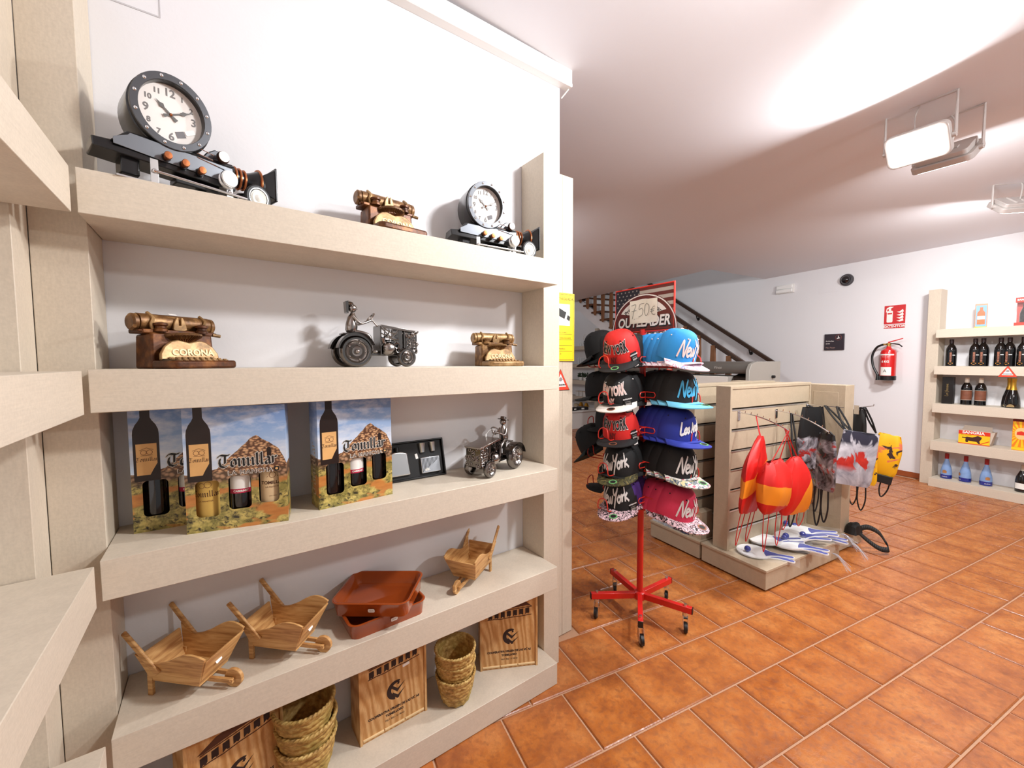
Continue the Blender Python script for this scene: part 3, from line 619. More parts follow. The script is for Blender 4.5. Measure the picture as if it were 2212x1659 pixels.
def old_brass(name, a, b, c):
    g = NG(name); v = g.mapped(); f = g.noise(v, 26, 5, .65); geo = g.n('ShaderNodeNewGeometry')
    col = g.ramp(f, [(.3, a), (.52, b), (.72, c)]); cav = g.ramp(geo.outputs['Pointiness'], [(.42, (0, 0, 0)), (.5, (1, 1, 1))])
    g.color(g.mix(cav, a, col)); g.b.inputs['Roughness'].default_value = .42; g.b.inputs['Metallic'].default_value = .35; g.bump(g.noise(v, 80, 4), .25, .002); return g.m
TWB = old_brass('typewriter_bronze', rgb(62, 40, 20), rgb(122, 84, 46), rgb(188, 148, 96)); TWD = old_brass('typewriter_brown', rgb(40, 22, 10), rgb(92, 50, 20), rgb(140, 88, 40)); TWL = old_brass('typewriter_gold', rgb(92, 68, 38), rgb(158, 122, 78), rgb(196, 162, 114))
def typewriter(loc, rz, label, s=1.0, tagged=False, pale=False):
    t = thing('toy_typewriter', label, 'typewriter', loc, rz, 'bronze toy typewriters'); t.scale = (s, s, s)
    m1, m2 = (TWL, TWB) if pale else (TWB, TWD)
    q = MB(); q.hexa([(-.082, -.035, 0), (.082, -.035, 0), (.078, .045, 0), (-.078, .045, 0), (-.078, -.03, .098), (.078, -.03, .098), (.076, .042, .092), (-.076, .042, .092)]); obj('body', q, m2, t, .006)
    q = MB(); q.prism(rrect(-.086, .086, -.128, -.03, .018), 0, .022); obj('keyboard_base', q, m2 if not pale else m1, t, .006)
    q = MB(); q.hexa([(-.076, -.120, .016), (.076, -.120, .016), (.074, -.050, .016), (-.074, -.050, .016), (-.074, -.118, .019), (.074, -.118, .019), (.072, -.052, .028), (-.072, -.052, .028)]); obj('key_bed', q, mat('key_bed_dark', rgb(24, 18, 12), .6), t, .002)
    q = MB()
    for r_ in range(4):
        for c_ in range(9 - (r_ == 3)):
            y = -.112 + .015 * r_; z = .0195 + .0024 * r_; x = (c_ - 4) * .0150 + (r_ % 2) * .006
            q.lathe([(.0052, 0), (.0056, .003), (.0048, .0048), (.0005, .005)], 8, Tm(x, y, z))
    obj('keys', q, TWL, t, kind='stuff')
    # front shield with the wavy top and raised name
    pts = [(-.076, .018), (.076, .018), (.074, .036), (.062, .056), (.044, .070), (.028, .074), (.012, .070), (0, .067), (-.012, .070), (-.028, .074), (-.044, .070), (-.062, .056), (-.074, .036)]
    q = MB(); q.prism(pts, 0, .010, Tm(0, -.056, .004) @ Rx(R(80))); sh_ = obj('front_shield', q, TWL, t, .003)
    text('raised_lettering', 'CORONA', .0245, mat('letter_gold', rgb(206, 178, 132), .45, .3), sh_, Tm(0, -.056, .004) @ Rx(R(80)) @ Tm(.006, .038, .0102), bold=.0008, extrude=.0018)
    q = MB(); q.lathe([(.034, 0), (.048, .008), (.050, .014), (.042, .016)], 28, Tm(0, -.020, .076) @ Rx(R(-10)), PI, 2 * PI); obj('type_basket', q, m1, t)
    q = MB()
    for k in range(17):
        a = PI + PI * (k + .5) / 17; q.cyl((.016 * math.cos(a), -.03 + .016 * math.sin(a), .070), (.044 * math.cos(a), -.03 + .040 * math.sin(a), .091), .0016, n=5)
    obj('type_bars', q, m2, t, kind='stuff')
    q = MB(); q.box(-.092, .092, -.022, .040, .094, .106); q.box(-.100, .100, -.02, -.006, .098, .104); obj('carriage', q, m2, t, .004)
    obj('platen', MB().cyl((-.088, .010, .126), (.088, .010, .126), .0225, n=24), m1, t)
    for x, s_ in ((-.088, -1), (.088, 1)): obj('platen_knob', MB().lathe([(.019, 0), (.023, .004), (.023, .012), (.018, .016)], 18, Tm(x, .010, .124) @ Ry(s_ * PI / 2)), m1, t)
    for x in (-.052, .052): obj('ribbon_spool', MB().lathe([(.015, 0), (.015, .006), (.012, .009), (.012, .014), (.016, .017), (.016, .022), (.006, .025)], 18, Tm(x, -.026, .100)), m2, t)
    q = MB(); q.prism([(-.018, 0), (-.006, -.006), (.006, -.006), (.018, 0), (.015, .018), (.008, .034), (.003, .034), (.003, .012), (-.003, .012), (-.003, .034), (-.008, .034), (-.015, .018)], 0, .006, face_y(0, -.0135, .108)); obj('paper_guide', q, TWL, t, .0015)
    for x in (-.066, .066): obj('paper_bail', MB().tube(smooth_path([(x, -.016, .104), (x - .003, -.018, .120), (x + .003, -.014, .136), (x, .004, .151)]), .0045, 6), TWL, t)
    obj('return_lever', MB().tube([(-.09, .0, .112), (-.108, -.02, .112), (-.112, -.03, .110)], .0045, 6), m1, t); obj('side_lever', MB().cyl((.086, -.02, .098), (.106, -.024, .095), .005), TWL, t)
    if tagged: obj('paper_scrap', MB().prism(rrect(-.010, .010, -.004, .004, .002), 0, .001, Tm(-.01, -.004, .1495) @ Rx(R(24))), STICKER, t)
    return t
typewriter((-.082, 1.415, shz(2, -.065)), R(34), 'brown bronze toy typewriter on second shelf near the corner', .94, True)
typewriter((.495, 1.418, shz(1, .495)), R(8), 'bronze toy typewriter on the top shelf between the two clocks', 1.0)
typewriter((.925, 1.412, shz(2, .93)), R(-4), 'pale gold toy typewriter on second shelf beside the end post', .90, True, True)

# ---- scrap metal tractors with a driver
SCR = mat('dark_scrap_steel', (0.20, 0.185, 0.175, 1), 0.22, 1.0); SCR2 = mat('mid_scrap_steel', (0.36, 0.33, 0.31, 1), 0.25, 1.0)
def tractor(loc, rz, label, hat, tagged=False):
    t = thing('tractor_sculpture', label, 'sculpture', loc, rz, 'scrap metal tractors'); t.scale = (1.12,) * 3
    def wheel(x, y, r, wd):
        Wm = Tm(x, y, r) @ Rx(PI / 2)
        wh = obj('wheel', MB().torus(r * .80, r * .20, 36, 10, Wm, wd / (r * .4)), SCR, t)
        sgn = 1 if y < 0 else -1
        q = MB(); q.lathe([(r * .80, 0), (r * .62, wd * .35), (r * .42, wd * .1), (r * .34, wd * .45), (r * .30, wd * .55), (r * .12, wd * .5), (r * .0005, wd * .62)], 30, Wm @ (Matrix.Identity(4) if sgn > 0 else Rx(PI))); obj('wheel_disc', q, SCR2, wh)
        q = MB(); q.ball((0, 0, wd * .65), r * .15, 12, 8)
        for k in range(5): a = 2 * PI * k / 5; q.ball((r * .52 * math.cos(a), r * .52 * math.sin(a), wd * .35), r * .05, 8, 6)
        obj('wheel_bolts', q, SCR2, wh, M=Wm @ (Matrix.Identity(4) if sgn > 0 else Rx(PI)), kind='stuff')
    for y in (-.048, .048): wheel(-.072, y, .0455, .026)
    for y in (-.042, .042): wheel(.080, y, .029, .020)
    for y in (-.05, .05):
        q = MB(); pr = []
        q.grid(lambda u, v: (-.072 + .052 * math.cos(R(20 + 150 * u)), y + .016 * (v - .5) * 2, .0455 + .054 * math.sin(R(20 + 150 * u))), 16, 3); q.prism([(.052 * math.cos(R(a)), .054 * math.sin(R(a))) for a in range(20, 171, 15)], -.001, .001, face_y(-.072, y + (.016 if y > 0 else -.016) * 0, .0455)); obj('mudguard', q, SCR, t)
    q = MB(); q.box(-.09, .085, -.022, .022, .034, .040); q.cyl((-.072, -.06, .0455), (-.072, .06, .0455), .005); q.cyl((.080, -.05, .029), (.080, .05, .029), .004); q.box(.07, .088, -.008, .008, .029, .04); obj('chassis', q, SCR, t, .001)
    q = MB(); q.hexa([(.005, -.038, .118), (.122, -.034, .104), (.122, .034, .104), (.005, .038, .118), (.005, -.038, .126), (.124, -.036, .110), (.124, .036, .110), (.005, .038, .126)]); obj('hood', q, SCR2, t, .001)
    q = MB(); q.box(.058, .072, -.032, .032, .036, .112); obj('bulkhead', q, SCR, t, .001); q = MB(); q.box(.003, .007, -.034, .034, .036, .122); obj('dash_plate', q, SCR, t, .001); q = MB(); q.box(.076, .081, -.032, .032, .045, .110); obj('radiator_frame', q, SCR, t, .001)
    random.seed(3); q = MB()
    for y in (-.033, .033):
        for k in range(26):
            x = .084 + .034 * random.random(); z = .042 + .064 * random.random(); q.torus(.005, .0013, 8, 4, Tm(x, y, z) @ Rx(PI / 2 + random.uniform(-.6, .6)) @ Ry(random.uniform(-.6, .6)))
    for k in range(26):
        y = random.uniform(-.03, .03); z = .042 + .064 * random.random(); q.torus(.005, .0013, 8, 4, Tm(.120, y, z) @ Ry(PI / 2 + random.uniform(-.6, .6)))
    obj('radiator_links', q, SCR2, t, kind='stuff')
    q = MB(); q.box(.082, .119, -.031, .031, .04, .106); obj('radiator_block', q, SCR, t, .001)
    q = MB(); q.ball((.030, -.024, .055), .022, 18, 12); q.ball((.030, .024, .055), .022, 18, 12); q.cyl((.016, -.024, .072), (.012, -.024, .086), .006, .009); q.cyl((.03, -.02, .055), (.03, .02, .055), .012); obj('engine_ball', q, SCR2, t)
    q = MB()
    for a, b in (((.006, .116), (.058, .07)), ((.012, .116), (.052, .10)), ((.02, .088), (.056, .112)), ((.028, .082), (.04, .116)), ((.006, .10), (.058, .082))):
        for y in (-.036, .036): q.tube(smooth_path([(a[0], y, a[1]), ((a[0] + b[0]) / 2 + .004, y, (a[1] + b[1]) / 2 - .006), (b[0], y, b[1])]), .0018, 5)
    for y in (-.038, .038): q.torus(.008, .0018, 14, 5, Tm(.052, y, .064) @ Rx(PI / 2)); q.torus(.007, .0018, 14, 5, Tm(.056, y, .050) @ Rx(PI / 2))
    obj('engine_pipes', q, SCR, t)
    q = MB(); q.cyl((.006, 0, .122), (-.014, 0, .146), .0022, n=8); q.torus(.017, .0022, 22, 6, Tm(-.015, 0, .147) @ Ry(R(-52))); obj('steering_wheel', q, SCR2, t)
    q = MB(); q.box(-.10, -.05, -.024, .024, .095, .099); q.box(-.08, -.07, -.006, .006, .04, .096); obj('seat', q, SCR, t, .001)
    # driver: one continuous little figure
    q = MB()
    q.lathe([(.012, 0), (.017, .008), (.017, .024), (.013, .046), (.008, .054), (.005, .060)], 16, Tm(-.072, 0, .100) @ Ry(R(6)))
    q.ball((-.066, 0, .172), .0125, 14, 10); q.ball((-.054, 0, .171), .0028, 8, 6); q.cyl((-.068, 0, .155), (-.067, 0, .164), .004)
    for y in (-1, 1):
        q.tube(smooth_path([(-.068, .014 * y, .148), (-.048, .020 * y, .128), (-.018, .013 * y, .138)]), .0036, 7, rf=lambda u: 1.2 - .4 * u)
        q.ball((-.016, .012 * y, .139), .0042, 8, 6)
        q.tube(smooth_path([(-.064, .010 * y, .104), (-.036, .018 * y, .098), (-.022, .020 * y, .086), (-.016, .020 * y, .052)]), .0052, 8, rf=lambda u: 1.2 - .45 * u)
        q.ball((-.008, .020 * y, .046), .0065, 10, 6, (2.0, .9, .75))
    dr = obj('driver_figure', q, SCR2, t, ang=60)
    q = MB()
    if hat == 'beret':
        q.ball((-.074, 0, .184), .014, 14, 8, (.8, 1.15, .55)); q.hexa([(-.086, -.012, .158), (-.08, -.012, .156), (-.08, .012, .156), (-.086, .012, .158), (-.088, -.014, .190), (-.080, -.014, .192), (-.080, .014, .192), (-.088, .014, .190)])
    else:
        q.lathe([(.022, 0), (.021, .003), (.012, .004), (.011, .012), (.0005, .014)], 16, Tm(-.067, 0, .180) @ Ry(R(-16)))
    obj('hat', q, SCR, dr)
    if tagged:
        q = MB(); q.box(-.012, .012, -.001, .0, 0, .010, Tm(.015, -.02, .1265) @ Rz(R(30))); tg_ = obj('price_tag', q, STICKER, t); obj('tag_thread', MB().tube(smooth_path([(.012, -.02, .136), (.004, -.012, .15), (-.012, 0, .150)]), .0007, 5), STICKER, tg_)
    return t
tractor((.445, 1.412, shz(2, .45)), R(0), 'dark scrap metal tractor with driver in side view on second shelf', 'beret')
tractor((.912, 1.405, shz(3, .91)), R(-158), 'dark scrap metal tractor with driver and price tag on third shelf by the end post', 'brim', True)

# ---- three-bottle wine gift boxes with printed landscape, bottle picture and cut-out windows
g = NG('box_print'); xyz = g.sep(); X, Z = xyz[0], xyz[2]
g.W = .233; g.H = .331
hx = g.math('DIVIDE', g.math('ADD', X, .1165), .233)
prof = [(0.0, .47), (.10, .475), (.30, .50), (.42, .58), (.55, .67), (.66, .745), (.70, .755), (.78, .71), (.92, .635), (.97, .56), (1.0, .50)]
hill = g.ramp(hx, [(p, (h,) * 3) for p, h in prof]); zz = g.math('DIVIDE', Z, .331)
nb = g.noise(g.mapped(), 60, 3); hillz = g.math('ADD', g.math('MULTIPLY', hill, 1.0), g.math('MULTIPLY', g.math('SUBTRACT', nb, .5), .02))
mask_h = g.math('LESS_THAN', zz, hillz); fld = g.math('LESS_THAN', zz, g.math('ADD', .475, g.math('MULTIPLY', g.math('SUBTRACT', nb, .5), .03)))
cloud = g.noise(g.mapped((1, 1, 2.4)), 12, 5, .6)
sky = g.mix(g.ramp(cloud, [(.42, (0,) * 3), (.7, (1,) * 3)]), g.ramp(zz, [(.5, rgb(196, 216, 238)), (.8, rgb(140, 172, 216)), (1.0, rgb(104, 138, 196))]), rgb(224, 230, 240))
vor = g.n('ShaderNodeTexVoronoi'); vor.inputs['Scale'].default_value = 110; g.l(g.mapped((1, 1, 1.7)), vor.inputs['Vector'])
stone = g.mix(g.ramp(vor.outputs['Distance'], [(.25, (0,) * 3), (.62, (1,) * 3)]), g.mix(g.noise(g.mapped(), 40, 3), rgb(196, 142, 96), rgb(224, 182, 136)), rgb(92, 56, 36))
lf = g.noise(g.mapped((1, 1, 1.2)), 62, 5, .7, .5); lf2 = g.noise(g.mapped((1, 1, 1.2), (0, 0, 0), (3, 2, 1)), 26, 4, .6, .4)
leaf = g.mix(g.ramp(lf, [(.36, (1,) * 3), (.52, (0,) * 3)]), g.mix(g.ramp(lf2, [(.42, (0,) * 3), (.6, (1,) * 3)]), rgb(134, 124, 60), rgb(206, 184, 104)), rgb(40, 36, 22))
soil = g.mix(g.noise(g.mapped((1, 1, 3)), 26, 5), rgb(160, 92, 40), rgb(216, 148, 74))
rows = g.noise(g.mapped((.5, .5, 1.3), (0, R(14), 0)), 17, 3, .5, .3); rowm = g.ramp(rows, [(.53, (0,) * 3), (.58, (1,) * 3)])
pb_ = g.n('ShaderNodeTexVoronoi'); pb_.inputs['Scale'].default_value = 80; g.l(g.mapped((1, 1, 1.3)), pb_.inputs['Vector'])
pebb = g.mix(g.ramp(pb_.outputs['Distance'], [(.2, (0,) * 3), (.6, (1,) * 3)]), g.mix(lf2, rgb(206, 168, 134), rgb(150, 108, 74)), rgb(84, 60, 40))
fieldc = g.mix(rowm, leaf, soil); fieldc = g.mix(g.ramp(g.math('ADD', zz, g.math('MULTIPLY', g.math('SUBTRACT', lf2, .5), .12)), [(.36, (0,) * 3), (.41, (1,) * 3)]), fieldc, pebb)
col = g.mix(mask_h, sky, stone); col = g.mix(fld, col, fieldc); g.color(col); g.b.inputs['Roughness'].default_value = .35; g.b.inputs['Coat Weight'].default_value = .25; BOXP = g.m
DGL = mat('dark_bottle_glass', rgb(20, 11, 9), 0.12, coat=.5); DPR = mat('bottle_print', rgb(32, 16, 10), .4); PARCH = mat('parchment', rgb(226, 176, 112), .55, var=.12, scale=30); PARCH2 = mat('parchment_yellow', rgb(206, 168, 84), .55, var=.12, scale=30); BEIGL = mat('label_beige', rgb(222, 194, 150), .55, var=.06, scale=30)
MAG = mat('label_magenta', rgb(190, 24, 70), .5); DARKIN = mat('box_inside', rgb(60, 48, 36), .8); SEPIA = mat('sepia', rgb(120, 78, 44), .6)
# blackletter written with a broad pen
def gl_m(n): # n minim strokes
    L = []
    for k in range(n): x = .30 * k; L += [[(x - (.04 if k == 0 else .20), .52 if k == 0 else .44), (x + .05, .62), (x + .11, .54), (x + .11, .10), (x + .16, .02), (x + .24, .08)]]
    return L
GOTH = {'T': ([[(-.02, .78), (.06, .92), (.22, .98), (.55, .90), (.78, .98)], [(.36, .92), (.14, .70), (.08, .42), (.16, .12), (.38, .0), (.62, .12)], [(.46, .90), (.44, .30)]], .78),
        'o': ([[(.10, .48), (.06, .14), (.20, .02), (.38, .14), (.36, .48), (.22, .60), (.10, .48)]], .48), 'm': (gl_m(3), .92), 'i': (gl_m(1) + [[(.06, .78), (.13, .84)]], .30),
        'l': ([[(-.02, .88), (.08, .98), (.10, .90), (.10, .10), (.17, .02), (.25, .08)]], .30), 'a': ([[(.08, .52), (.22, .60), (.34, .50), (.34, .10), (.42, .02)], [(.34, .36), (.10, .26), (.08, .08), (.20, .02), (.34, .14)]], .48), 'r': ([[(-.04, .52), (.05, .60), (.10, .52), (.10, .06)], [(.10, .46), (.26, .60), (.36, .52)]], .42)}
def goth_lines(s, size):
    out = []; x = 0
    for c in s:
        L, a = GOTH[c]; out += [[((px + x) * size, py * size) for px, py in l] for l in L]; x += a
    return out, x * size
def goth(name, s, size, m, parent, M, wd=.13, halo=None):
    L, W = goth_lines(s, size)
    if halo:
        q = MB()
        for a in range(8): q.strokes([[(p[0] + .05 * size * math.cos(a * PI / 4), p[1] + .05 * size * math.sin(a * PI / 4)) for p in l] for l in L], wd * size, M @ Tm(-W / 2, -.3 * size, 0), nib=R(42))
        obj('white_halo', q, halo, parent, smooth=False)
    q = MB().strokes(L, wd * size, M @ Tm(-W / 2, -.3 * size, .0003), nib=R(42)); return obj(name, q, m, parent, smooth=False)
BOT = [(.029, 0), (.031, .004), (.031, .150), (.027, .172), (.014, .192), (.0125, .20), (.0125, .245)]
def bottle_outline(H, wd, neck):     # flat silhouette, origin at base centre
    r = wd / 2; n = neck / 2
    L = [(-r * .9, 0), (-r, .006 * H)] + [(-r, .62 * H)] + [(-r * .96, .68 * H), (-r * .78, .745 * H), (-n * 1.35, .80 * H), (-n, .84 * H), (-n, H)]
    return [(-x, y) for x, y in L] + list(reversed(L))
def gift_box(loc, rz, label, show):
    t = thing('wine_gift_box', label, 'box', loc, rz, 'printed wine gift boxes on the third shelf'); W, H, D = .233, .331, .082; w2 = W / 2
    holes = [(-.086, .056, -.0215), (-.026, .066, .035), (.036, .068, .097)]; hz = [(.052, .140), (.056, .146), (.064, .150)]
    # front sheet cut into strips around the three windows
    cu = bpy.data.curves.new('sheet', 'CURVE'); cu.dimensions = '2D'; cu.fill_mode = 'BOTH'; cu.extrude = .0006
    def spl(P):
        s = cu.splines.new('POLY'); s.points.add(len(P) - 1)
        for p, q_ in zip(s.points, P): p.co = (q_[0], q_[1], 0, 1)
        s.use_cyclic_u = True
    spl([(-w2, 0), (w2, 0), (w2, H), (-w2, H)])
    wins = [(-.095, -.042, .040, .136), (-.022, .030, .052, .142), (.048, .096, .060, .146)]
    for x0, x1, z0, z1 in wins: spl(list(reversed(rrect(x0, x1, z0, z1, .011))))
    tmp = bpy.data.objects.new('sheet', cu); me = bpy.data.meshes.new_from_object(tmp); bpy.data.objects.remove(tmp); bpy.data.curves.remove(cu)
    me.transform(face_y(0, -D / 2, 0)); me.materials.clear(); me.materials.append(BOXP); me.name = 'front_sheet'; fs = link('front_sheet', me, t)
    q = MB(); q.box(-w2, -w2 + .0015, -D / 2 + .0007, D / 2, 0, H); q.box(w2 - .0015, w2, -D / 2 + .0007, D / 2, 0, H); q.box(-w2, w2, D / 2 - .0015, D / 2, 0, H); q.box(-w2, w2, -D / 2 + .0007, D / 2, 0, .0015); q.box(-w2, w2, -D / 2 + .0007, D / 2, H - .0015, H); obj('carton', q, BOXP, t, smooth=False)
    q = MB(); q.box(-w2 + .002, w2 - .002, D / 2 - .004, D / 2 - .002, .002, H - .002); obj('carton_lining', q, DARKIN, t, smooth=False)
    # printed bottle and its label
    F = face_y(0, -D / 2 - .0007, 0)
    q = MB(); q.prism(bottle_outline(.20, .053, .020), 0, .0003, F @ Tm(-.083, .136, 0)); pb = obj('printed_bottle', q, DPR, t, smooth=False)
    q = MB(); q.prism([(-.021, .015), (.006, .015), (.012, .028), (.021, .045), (.021, .098), (-.021, .098)], 0.0004, .0006, F @ Tm(-.083, .137, 0)); obj('printed_label', q, PARCH, pb, smooth=False)
    goth('lettering', 'Tomillar', .0115, mat('old_ink', rgb(72, 40, 24), .6), pb, F @ Tm(-.083, .192, .0007))
    q = MB(); q.strokes([arc(-.006, 0, .006, 0, 2 * PI, 12), arc(.006, 0, .006, 0, 2 * PI, 12), [(-.014, .006), (0, .012), (.014, .006)], [(-.012, -.008), (.012, -.008)]], .0012, F @ Tm(-.083, .212, .0007)); obj('printed_crest', q, SEPIA, pb, smooth=False)
    q = MB(); q.prism([(.0, 0), (.010, 0)] + [(.010, .020)] + arc(.005, .020, .005, 0, PI, 6)[1:], 0, .0003, F @ Tm(.070, .190, 0)); obj('printed_doorway', q, DPR, t, smooth=False)
    goth('lettering', 'Tomillar', .0345, INK, t, F @ Tm(.026, .178, .0003), wd=.165, halo=mat('halo_white', rgb(238, 232, 222), .5))
    text('lettering', 'LA MANCHA', .0165, mat('halo_white', rgb(238, 232, 222), .5), t, F @ Tm(.030, .151, .0005), bold=.0008, space=1.15); text('lettering', 'LA MANCHA', .0160, mat('la_ink', rgb(70, 50, 34), .5), t, F @ Tm(.030, .151, .0008), space=1.17)
    q = MB(); q.prism(rrect(-.006, .006, -.006, .006, .002), 0, .0004, F @ Tm(.092, .153, .0003)); bd = obj('badge', q, INK, t, smooth=False); q = MB(); q.prism(arc(0, 0, .0035, 0, 2 * PI, 8)[:-1], 0.0004, .0006, F @ Tm(.092, .153, .0003)); obj('badge_centre', q, PARCH, bd, smooth=False)
    goth('side_lettering', 'Tomillar', .042, mat('halo_white2', rgb(196, 176, 148), .5), t, face_nx(-w2 - .0004, 0, .12) @ Rz(PI / 2))
    # the bottles inside
    for k, (x0, x1, z0, z1) in enumerate(wins):
        x = (-.072, .002, .074)[k]
        b = obj('wine_bottle', MB().lathe([(.030, .003), (.034, .006), (.034, .17), (.026, .20), (.014, .225), (.013, .30)], 24, Tm(x, 0, 0)), DGL, t)
        st_ = show[k]
        if st_ == 'none': continue
        rot = {'parch': -.1, 'red': .25, 'beige': .18, 'side': -2.1}[st_]
        c_ = {'parch': PARCH2, 'red': PAPER, 'beige': BEIGL, 'side': PARCH2}[st_]
        q = MB(); q.lathe([(.0344, .036 if st_ != 'red' else .098), (.0344, .150)], 18, Tm(x, 0, 0) @ Rz(-PI / 2 + rot - 1.0), 0, 2.0 if st_ != 'red' else 1.5); lb = obj('bottle_label', q, c_, b)
        wf = lambda c: Vector((x + .0348 * math.sin(c.x / .0348 + rot), -.0348 * math.cos(c.x / .0348 + rot), c.y))
        if st_ == 'red':
            q = MB(); q.lathe([(.0346, .092), (.0346, .104)], 18, Tm(x, 0, 0) @ Rz(-PI / 2 + rot - 1.0), 0, 1.5); obj('label_band', q, MAG, b); text('lettering', 'CABERNET', .0075, PAPER, b, Tm(0, 0, .098), bold=.0003, warp=lambda c: wf(c - Vector((.006, 0, 0))))
        elif st_ == 'parch':
            L, Wd = goth_lines('Tomillar', .017); q = MB().strokes([[(a - Wd / 2, b_) for a, b_ in l] for l in L], .0024, nib=R(42)); q.v = [wf(p) + Vector((0, 0, .092)) for p in q.v]; obj('lettering', q, mat('old_ink', rgb(72, 40, 24), .6), b, smooth=False)
            text('lettering', 'LA MANCHA', .006, SEPIA, b, Tm(0, 0, .080), warp=wf)
            q = MB(); q.strokes([arc(-.008, 0, .007, 0, 2 * PI, 12), arc(.006, .002, .008, 0, 2 * PI, 12), [(-.018, .01), (-.004, .014), (.016, .012)], [(-.014, -.008), (.014, -.006)]], .0011); q.v = [wf(p) + Vector((0, 0, .122)) for p in q.v]; obj('label_crest', q, SEPIA, b, smooth=False)
        elif st_ == 'beige':
            text('lettering', 'TOMILLAR', .0125, mat('old_ink', rgb(72, 40, 24), .6), b, Tm(0, 0, .112), bold=.0003, warp=wf); text('lettering', 'LA MANCHA', .0065, SEPIA, b, Tm(0, 0, .100), warp=wf); text('lettering', 'vino tinto', .005, SEPIA, b, Tm(0, 0, .075), warp=wf)
            q = MB(); q.strokes([arc(0, 0, .008, 0, 2 * PI, 10), [(-.014, -.006), (0, .012), (.014, -.006)]], .0015); q.v = [wf(p) + Vector((0, 0, .134)) for p in q.v]; obj('label_crest', q, SEPIA, b, smooth=False)
    return t
gift_box((-.072, 1.470, shz(3, -.07)), R(-1.5), 'landscape printed wine gift box in shade nearest the corner, half hidden by another', ('none', 'red', 'none'))
gift_box((.046, 1.362, shz(3, .04)), R(-12), 'landscape printed wine gift box showing a yellow label in its first window', ('parch', 'red', 'beige'))
gift_box((.352, 1.386, shz(3, .36)), R(5), 'landscape printed wine gift box beside the hip flask set', ('side', 'red', 'none'))

# ---- hip flask set in a tilted black tray
fl = thing('hip_flask_set', 'black tray of steel hip flask, two cups and card case, leaning on third shelf', 'gift set', (.600, 1.487, shz(3, .6) + .003), (R(-14), 0, R(-1)))
BKV = mat('black_velvet', rgb(14, 14, 15), .6)
q = MB(); q.box(-.125, .125, -.008, .018, 0, .135); obj('tray_insert', q, BKV, fl, .002)
q = MB()
for a in ((-.131, -.125, 0, .14), (.125, .131, 0, .14)): q.box(a[0], a[1], -.018, .02, a[2], a[3])
q.box(-.131, .131, -.018, .02, -.005, .001); q.box(-.131, .131, -.018, .02, .135, .141); obj('tray_rim', q, BLACKP, fl, .0015)
q = MB(); q.prism([(-.045, 0), (.045, 0), (.038, .085), (.012, .092), (-.012, .092), (-.038, .085)], 0, .016, face_y(-.058, -.004, .014)); fk = obj('flask', q, STEEL, fl, .006, seg=3)
obj('flask_cap', MB().cyl((-.058, -.012, .104), (-.058, -.012, .122), .009), BLACKP, fk)
for x in (.043, .088): obj('cup', MB().lathe([(.011, 0), (.0145, .035), (.0150, .036), (.0135, .0355)], 20, Tm(x, -.010, .092)), STEEL, fl)
q = MB(); q.box(.030, .108, -.020, -.006, .012, .072); cc = obj('card_case', q, mat('case_silver', (.7, .72, .76, 1), .25, .9), fl, .002)
q = MB()
for k in range(13): q.box(.034 + .0055 * k, .0355 + .0055 * k, -.0208, -.0199, .016 + .0036 * k, .068)
obj('case_stripe', q, BLACKP, cc, smooth=False, kind='stuff')
q = MB()
for k in range(7): a = R(15 + 25 * k); q.prism([(0, 0), (.004 * math.cos(a - .5), .004 * math.sin(a - .5)), (.013 * math.cos(a), .013 * math.sin(a)), (.004 * math.cos(a + .5), .004 * math.sin(a + .5))], 0, .0006, face_y(.052, -.0204, .020))
obj('case_leaf', q, PAPER, cc, smooth=False)
q = MB(); q.prism(rrect(-.005, .005, -.010, .010, .002), 0, .001, face_y(.018, -.0085, .080) @ Rz(R(10))); obj('price_label', q, STICKER, fl, smooth=False)

